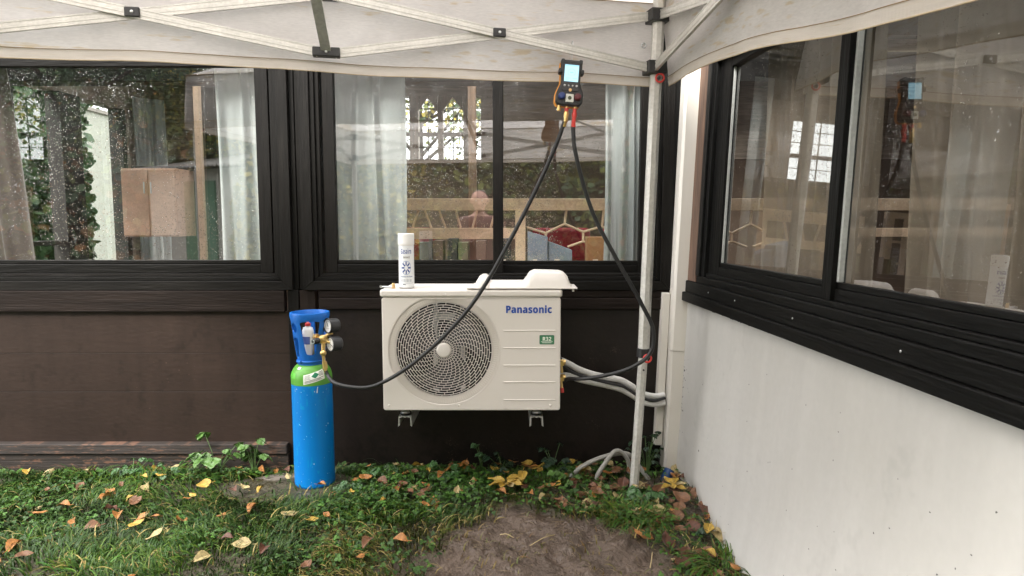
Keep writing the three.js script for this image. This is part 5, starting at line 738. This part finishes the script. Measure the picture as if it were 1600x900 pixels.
// ------------------------------------------------------------------ the garden the windows mirror and look out on
{
  const leafQ = gridGeo(1, 2, (u, v) => [(u - 0.5) * Math.sin(Math.PI * (0.12 + 0.8 * v)), 0.1 * v * v, v - 0.5]);
  const foliage = std(rgb(1, 1, 1), { roughness: 0.6, side: THREE.DoubleSide }), bark = std(rgb(0.09, 0.07, 0.055), { roughness: 0.9, map: grain });
  function tree(name, label, x, z, h, crownR, base, n, cols, seed, ls = 0.065) { n = Math.round(n * 4);
    const t = thing(name, label, 'tree', [x, -0.05, z]), q = rngOf(seed), tips = [];
    const wood = [new THREE.CylinderGeometry(0.03 * h / 5, 0.07 * h / 4, h * 0.75, 9).translate(0, h * 0.375, 0)];
    for (let k = 0; k < 16; k++) { const a = q() * 6.28, y0 = h * mix(base, 0.75, q()), L = crownR * (0.6 + 0.5 * q()), tip = V(Math.cos(a) * L, y0 + L * (0.3 + 0.5 * q()), Math.sin(a) * L); wood.push(rod([0, y0, 0], tip.toArray(), 0.035 * h / 5, 6, 0.01)); tips.push(tip); for (let j = 0; j < 3; j++) { const s = tip.clone().multiplyScalar(0.5 + 0.2 * j); s.y = mix(y0, tip.y, 0.5 + 0.2 * j); const e = s.clone().add(V((q() - 0.5) * L, q() * L * 0.6, (q() - 0.5) * L)); wood.push(rod(s.toArray(), e.toArray(), 0.012, 5, 0.004)); tips.push(e); } }
    mesh('trunk', plain(wood), bark, t);
    const list = []; for (let k = 0; k < n; k++) { const c = tips[Math.floor(q() * tips.length)], g = () => (q() + q() + q() - 1.5) * 0.75 * crownR * 0.55; const d = q(), col = cols[Math.floor(q() * cols.length)]; list.push([M4(V(c.x + g(), Math.max(h * base * 0.8, c.y + g() * 0.8), c.z + g()), [q() * 6, q() * 6, q() * 6], V(1, 1, 1).multiplyScalar(ls * (0.6 + 0.8 * q()))), rgb(col[0] * (0.6 + 0.8 * d), col[1] * (0.6 + 0.8 * d), col[2] * (0.6 + 0.8 * d))]); }
    instances('crown', leafQ, foliage, list, t).userData.kind = 'stuff';
  }
  const G = [0.05, 0.1, 0.035], DG = [0.025, 0.06, 0.025], Y = [0.4, 0.32, 0.05], O = [0.28, 0.13, 0.04], YG = [0.16, 0.19, 0.04];
  tree('garden_tree', 'green and yellow tree across the lawn, mirrored in the two-sash window', -1.6, 9.5, 5.5, 1.9, 0.25, 5000, [G, YG, Y, G], 301); tree('garden_tree', 'dark green tree across the lawn, mirrored beside the manifold', 1.2, 10.5, 6, 2.0, 0.22, 5000, [G, DG, YG], 303); tree('garden_tree', 'orange brown tree across the lawn behind the photographer', 3.8, 9.5, 5, 1.8, 0.2, 4500, [O, YG, O, G], 305);
  tree('garden_tree', 'tall green tree beside the shed across the lawn', -7.5, 8.0, 6.5, 2.4, 0.2, 6000, [G, DG, G], 307); tree('garden_tree', 'yellow leaved tree behind the white shed', -5.6, 12.5, 6.5, 2.0, 0.3, 4500, [Y, YG, G], 309); tree('garden_tree', 'dark green tree at the far end of the lawn', 6.5, 12, 6, 2.3, 0.2, 5000, [DG, G, O], 311);
  tree('garden_tree', 'leafy green tree outside the end window of the house', -8.5, -2.5, 6, 2.3, 0.1, 7000, [G, DG, YG], 313); tree('garden_tree', 'green tree outside the house corner seen through the end window', -9.8, -8.6, 6.5, 2.4, 0.1, 7000, [G, YG, G], 315); tree('garden_tree', 'sparse tree with pale branches behind the small-paned windows', -1.9, -11, 6.5, 2.0, 0.3, 1600, [YG, G, Y], 317, 0.08); tree('garden_tree', 'thin branched tree behind the house, near the pale post', 0.6, -12.5, 7, 2.2, 0.3, 1400, [YG, Y, G], 319, 0.08);
  function bush(label, x, z, w, h, n, cols, seed) { const t = thing('hedge_bush', label, 'bush', [x, 0, z], 'bushes across the lawn'), q = rngOf(seed), list = []; for (let k = 0; k < n; k++) { const a = q() * 6.28, v = q(), rr2 = 0.75 + 0.25 * q() + 0.15 * Math.sin(a * 5 + v * 7), d = q(), col = cols[Math.floor(q() * cols.length)]; list.push([M4(V(Math.cos(a) * w * rr2 * Math.sqrt(1 - 0.8 * v * v), h * v * rr2 + 0.03, Math.sin(a) * 0.5 * rr2 * Math.sqrt(1 - 0.8 * v * v)), [q() * 6, q() * 6, q() * 6], V(1, 1, 1).multiplyScalar(0.09 * (0.6 + 0.8 * q()))), rgb(col[0] * (0.6 + 0.8 * d), col[1] * (0.6 + 0.8 * d), col[2] * (0.6 + 0.8 * d))]); } instances('foliage', leafQ, foliage, list, t).userData.kind = 'stuff'; const wood = []; for (let k = 0; k < 9; k++) { const a = q() * 6.28; wood.push(rod([Math.cos(a) * 0.08, 0, Math.sin(a) * 0.05], [Math.cos(a) * w * 0.7, h * 0.8, Math.sin(a) * 0.35], 0.018, 6, 0.006)); } mesh('branches', plain(wood), bark, t); }
  [[-3.4, 7.6, 'yellow green bush next to the shed'], [-1.9, 7.9, 'green and yellow bush behind the photographer'], [-0.4, 7.7, 'dark green bush in the middle of the hedge'], [1.1, 7.9, 'mixed green bush right of the hedge middle'], [2.6, 7.7, 'orange tinged bush before the orange tree'], [4.1, 7.9, 'dark bush at the far hedge end']].forEach(([x, z, l], i) => bush(l, x, z, 1.05, 2.5 + 0.3 * (i % 3), 9000, [[G, Y, YG], [G, YG, Y], [DG, G, YG], [G, YG, DG], [O, YG, G], [DG, O, G]][i], 330 + i));
  { const q = rngOf(371), list = []; for (let k = 0; k < 65000; k++) { const x = mix(-24, 14, q()), t = q(), top = 7.5 + 2.5 * fbm(x * 0.35, 3, 373, 3), d = q(), c = [G, DG, DG, YG, O][Math.floor(q() * 5)]; list.push([M4(V(x, top * t ** 0.9, 16.5 + 2.5 * q() - 1.2 * Math.sin(t * 3)), [q() * 6, q() * 6, q() * 6], V(1, 1, 1).multiplyScalar(0.3 * (0.5 + 0.9 * q()))), rgb(c[0] * (0.5 + 0.9 * d), c[1] * (0.5 + 0.9 * d), c[2] * (0.5 + 0.9 * d))]); } tagTop(instances('woodland', leafQ, foliage, list), 'dark mixed woodland edge far across the lawn', 'woodland', null, 'stuff'); }
  { const hd = thing('clipped_hedge', 'tall dark green hedge outside the end window of the house', 'hedge', [-5.5, 0, -4.35]), q = rngOf(361), list = []; for (let k = 0; k < 9000; k++) { const f = q(), d = q(); list.push([M4(V(0.45 * (q() - 0.2), 3.6 * q(), 0.8 * (f * 2 - 1)), [q() * 6, q() * 6, q() * 6], V(1, 1, 1).multiplyScalar(0.12 * (0.6 + 0.8 * q()))), rgb(0.04 + 0.05 * d, 0.085 + 0.09 * d, 0.035 + 0.03 * d)]); } instances('foliage', leafQ, foliage, list, hd).userData.kind = 'stuff'; const wd = []; for (let k = -5; k <= 5; k++) wd.push(rod([0, 0, k * 0.18], [0.05 * (q() - 0.5), 3.1, k * 0.18 + 0.1 * (q() - 0.5)], 0.03, 6, 0.012)); mesh('stems', plain(wd), bark, hd);
    const gw = thing('garden_wall', 'pale rendered garden wall outside the end window', 'wall', [-6.6, 0, -7.5]); board('render_coat', -0.1, 0.1, -0.1, 2.9, -2.4, 1.2, std(rgb(0.6, 0.6, 0.52), { roughness: 0.85, map: speck }), gw); board('coping', -0.14, 0.14, 2.901, 2.96, -2.45, 1.25, std(rgb(0.3, 0.27, 0.24), { roughness: 0.85 }), gw); }
  // white shed with a corrugated roof
  const s = thing('garden_shed', 'white garden shed with corrugated roof across the lawn', 'shed', [-5.4, 0, 8.6]); s.rotation.y = 0.5;
  const sw = std(rgb(0.68, 0.66, 0.6), { roughness: 0.8, map: speck }); board('wall', -1.3, 1.3, 0, 2.1, -0.1, 0, sw, s); board('wall', -1.3, 1.3, 0, 2.1, 2, 2.1, sw, s); board('wall', -1.3, -1.2, 0, 2.1, 0.001, 1.999, sw, s); board('wall', 1.2, 1.3, 0, 2.1, 0.001, 1.999, sw, s); board('door', -0.3, 0.5, 0.02, 1.9, -0.14, -0.101, std(rgb(0.08, 0.2, 0.12), { roughness: 0.6 }), s);
  mesh('roof', gridGeo(160, 2, (u, v) => [mix(-1.5, 1.5, u), 2.12 + 0.5 * v + 0.02 * Math.sin(u * 190), mix(-0.4, 2.3, v)]), std(rgb(0.3, 0.29, 0.27), { roughness: 0.7, side: THREE.DoubleSide }), s);
}

// ------------------------------------------------------------------ the photographer, mirrored in the window
{
  const person = thing('person', 'person in a dark red jacket holding up a phone, mirrored in the window glass', 'person', [-0.34, -0.02, 3.78]);
  function field(caps, lo, hi, res, k) {
    const mc = new MarchingCubes(res, new THREE.MeshStandardMaterial(), false, false, 120000), c = lo.map((v, i) => (v + hi[i]) / 2), h = Math.max(...hi.map((v, i) => (v - lo[i]) / 2)), hs = res / 2; mc.isolation = 0;
    for (let z = 0; z < res; z++) for (let y = 0; y < res; y++) for (let x = 0; x < res; x++) {
      const px = (x - hs) / hs * h + c[0], py = (y - hs) / hs * h + c[1], pz = (z - hs) / hs * h + c[2]; let d = 9;
      for (const [a, b, ra, rb] of caps) { const bxx = b[0] - a[0], by = b[1] - a[1], bz = b[2] - a[2], qx = px - a[0], qy = py - a[1], qz = pz - a[2], t = clamp((qx * bxx + qy * by + qz * bz) / (bxx * bxx + by * by + bz * bz || 1)); const e = Math.hypot(qx - bxx * t, qy - by * t, qz - bz * t) - mix(ra, rb, t); const m = Math.max(k - Math.abs(d - e), 0) / k; d = Math.min(d, e) - m * m * k * 0.25; }
      mc.field[x + y * res + z * res * res] = -d;
    }
    mc.update(); const n = mc.count, p = mc.positionArray.slice(0, n * 3), nn = mc.normalArray.slice(0, n * 3); for (let i = 0; i < n; i++) for (let j = 0; j < 3; j++) p[i * 3 + j] = p[i * 3 + j] * h + c[j];
    const g = new THREE.BufferGeometry(); g.setAttribute('position', new THREE.BufferAttribute(new Float32Array(p), 3)); g.setAttribute('normal', new THREE.BufferAttribute(new Float32Array(nn), 3)); g.computeVertexNormals(); return g;
  }
  const body = [[[0, 1.18, 0.02], [0, 0.86, 0.03], 0.135, 0.125], [[-0.15, 1.22, 0.02], [0.15, 1.22, 0.02], 0.07, 0.07], [[0, 1.2, 0.02], [0, 1.32, -0.0], 0.06, 0.052], [[-0.07, 0.82, 0.03], [0.07, 0.82, 0.03], 0.12, 0.12],
    [[-0.09, 0.8, 0.03], [-0.1, 0.44, 0.0], 0.09, 0.06], [[-0.1, 0.44, 0.0], [-0.11, 0.08, 0.05], 0.06, 0.04], [[-0.11, 0.05, 0.07], [-0.12, 0.04, -0.12], 0.042, 0.036], [[0.09, 0.8, 0.03], [0.11, 0.44, 0.0], 0.09, 0.06], [[0.11, 0.44, 0.0], [0.12, 0.08, 0.05], 0.06, 0.04], [[0.12, 0.05, 0.07], [0.13, 0.04, -0.12], 0.042, 0.036],
    [[0.18, 1.2, 0.02], [0.33, 0.99, -0.08], 0.055, 0.045], [[0.33, 0.99, -0.08], [0.4, 1.17, -0.33], 0.044, 0.03], [[-0.18, 1.2, 0.02], [-0.12, 0.99, -0.12], 0.055, 0.045], [[-0.12, 0.99, -0.12], [0.2, 1.15, -0.34], 0.044, 0.03]];
  const head = [[[0, 1.45, 0.0], [0, 1.47, 0.02], 0.083, 0.085], [[0, 1.37, -0.035], [0, 1.4, -0.03], 0.045, 0.06], [[0, 1.425, -0.085], [0, 1.405, -0.1], 0.01, 0.014], [[-0.083, 1.43, 0.0], [-0.09, 1.45, 0.005], 0.012, 0.016], [[0.083, 1.43, 0.0], [0.09, 1.45, 0.005], 0.012, 0.016], [[-0.02, 1.372, -0.076], [0.02, 1.372, -0.076], 0.008, 0.008], [[0, 1.3, -0.0], [0, 1.38, -0.0], 0.05, 0.05]];
  const hand = (x, s) => [[[x, 1.165, -0.34], [x - s * 0.02, 1.19, -0.38], 0.026, 0.028], ...[0, 1, 2, 3].flatMap(k => { const y = 1.165 + 0.019 * k; return [[[x - s * 0.01, y, -0.375], [x - s * 0.03, y + 0.004, -0.412], 0.0095, 0.009], [[x - s * 0.03, y + 0.004, -0.412], [x - s * (0.05 + 0.004 * k), y + 0.003, -0.422], 0.009, 0.0075]]; }), [[x - s * 0.01, 1.2, -0.36], [x - s * 0.045, 1.225, -0.385], 0.011, 0.009]];
  const paint = (g, fn) => { const p = g.attributes.position, c = new Float32Array(p.count * 3); for (let i = 0; i < p.count; i++) c.set(fn(p.getX(i), p.getY(i), p.getZ(i)), i * 3); g.setAttribute('color', new THREE.BufferAttribute(c, 3)); return g; };
  const skin = [0.62, 0.36, 0.29], jacket = [0.14, 0.035, 0.035], jeans = [0.03, 0.04, 0.07], shoe = [0.02, 0.018, 0.016];
  const g = mergeGeometries([paint(field(body, [-0.5, 0, -0.5], [0.5, 1.4, 0.3], 90, 0.05), (x, y) => y > 1.29 ? skin : y > 0.8 ? jacket : y > 0.09 ? jeans : shoe), paint(field(head, [-0.13, 1.27, -0.13], [0.13, 1.6, 0.15], 60, 0.02), () => skin), paint(field(hand(0.4, 1), [0.3, 1.12, -0.45], [0.46, 1.28, -0.3], 52, 0.006), () => skin), paint(field(hand(0.215, -1), [0.17, 1.12, -0.45], [0.33, 1.28, -0.3], 52, 0.006), () => skin)]);
  mesh('body', g, std(rgb(1, 1, 1), { vertexColors: true, roughness: 0.65 }), person);
  for (const s of [-1, 1]) mesh('eye', new THREE.SphereGeometry(0.011, 12, 8).translate(s * 0.03, 1.445, -0.078), std(rgb(0.7, 0.68, 0.66), { roughness: 0.2 }), person);
  mesh('hair', new THREE.SphereGeometry(0.094, 24, 14, 0, Math.PI * 2, 0, 1.25).rotateX(0.85).scale(1, 1, 1.02).translate(0, 1.47, 0.022), std(rgb(0.4, 0.36, 0.33), { roughness: 0.8, side: THREE.DoubleSide }), person);
  const ph = thing('phone', 'black phone held up in both hands of the mirrored person', 'phone', [-0.03, 1.2, 3.364]); mesh('case', new RoundedBoxGeometry(0.15, 0.074, 0.009, 3, 0.004), blackPlastic, ph); mesh('lens_bump', new RoundedBoxGeometry(0.03, 0.05, 0.003, 2, 0.001).translate(0.05, 0, -0.0058), blackPlastic, ph);
}

renderer.render(scene, camera);
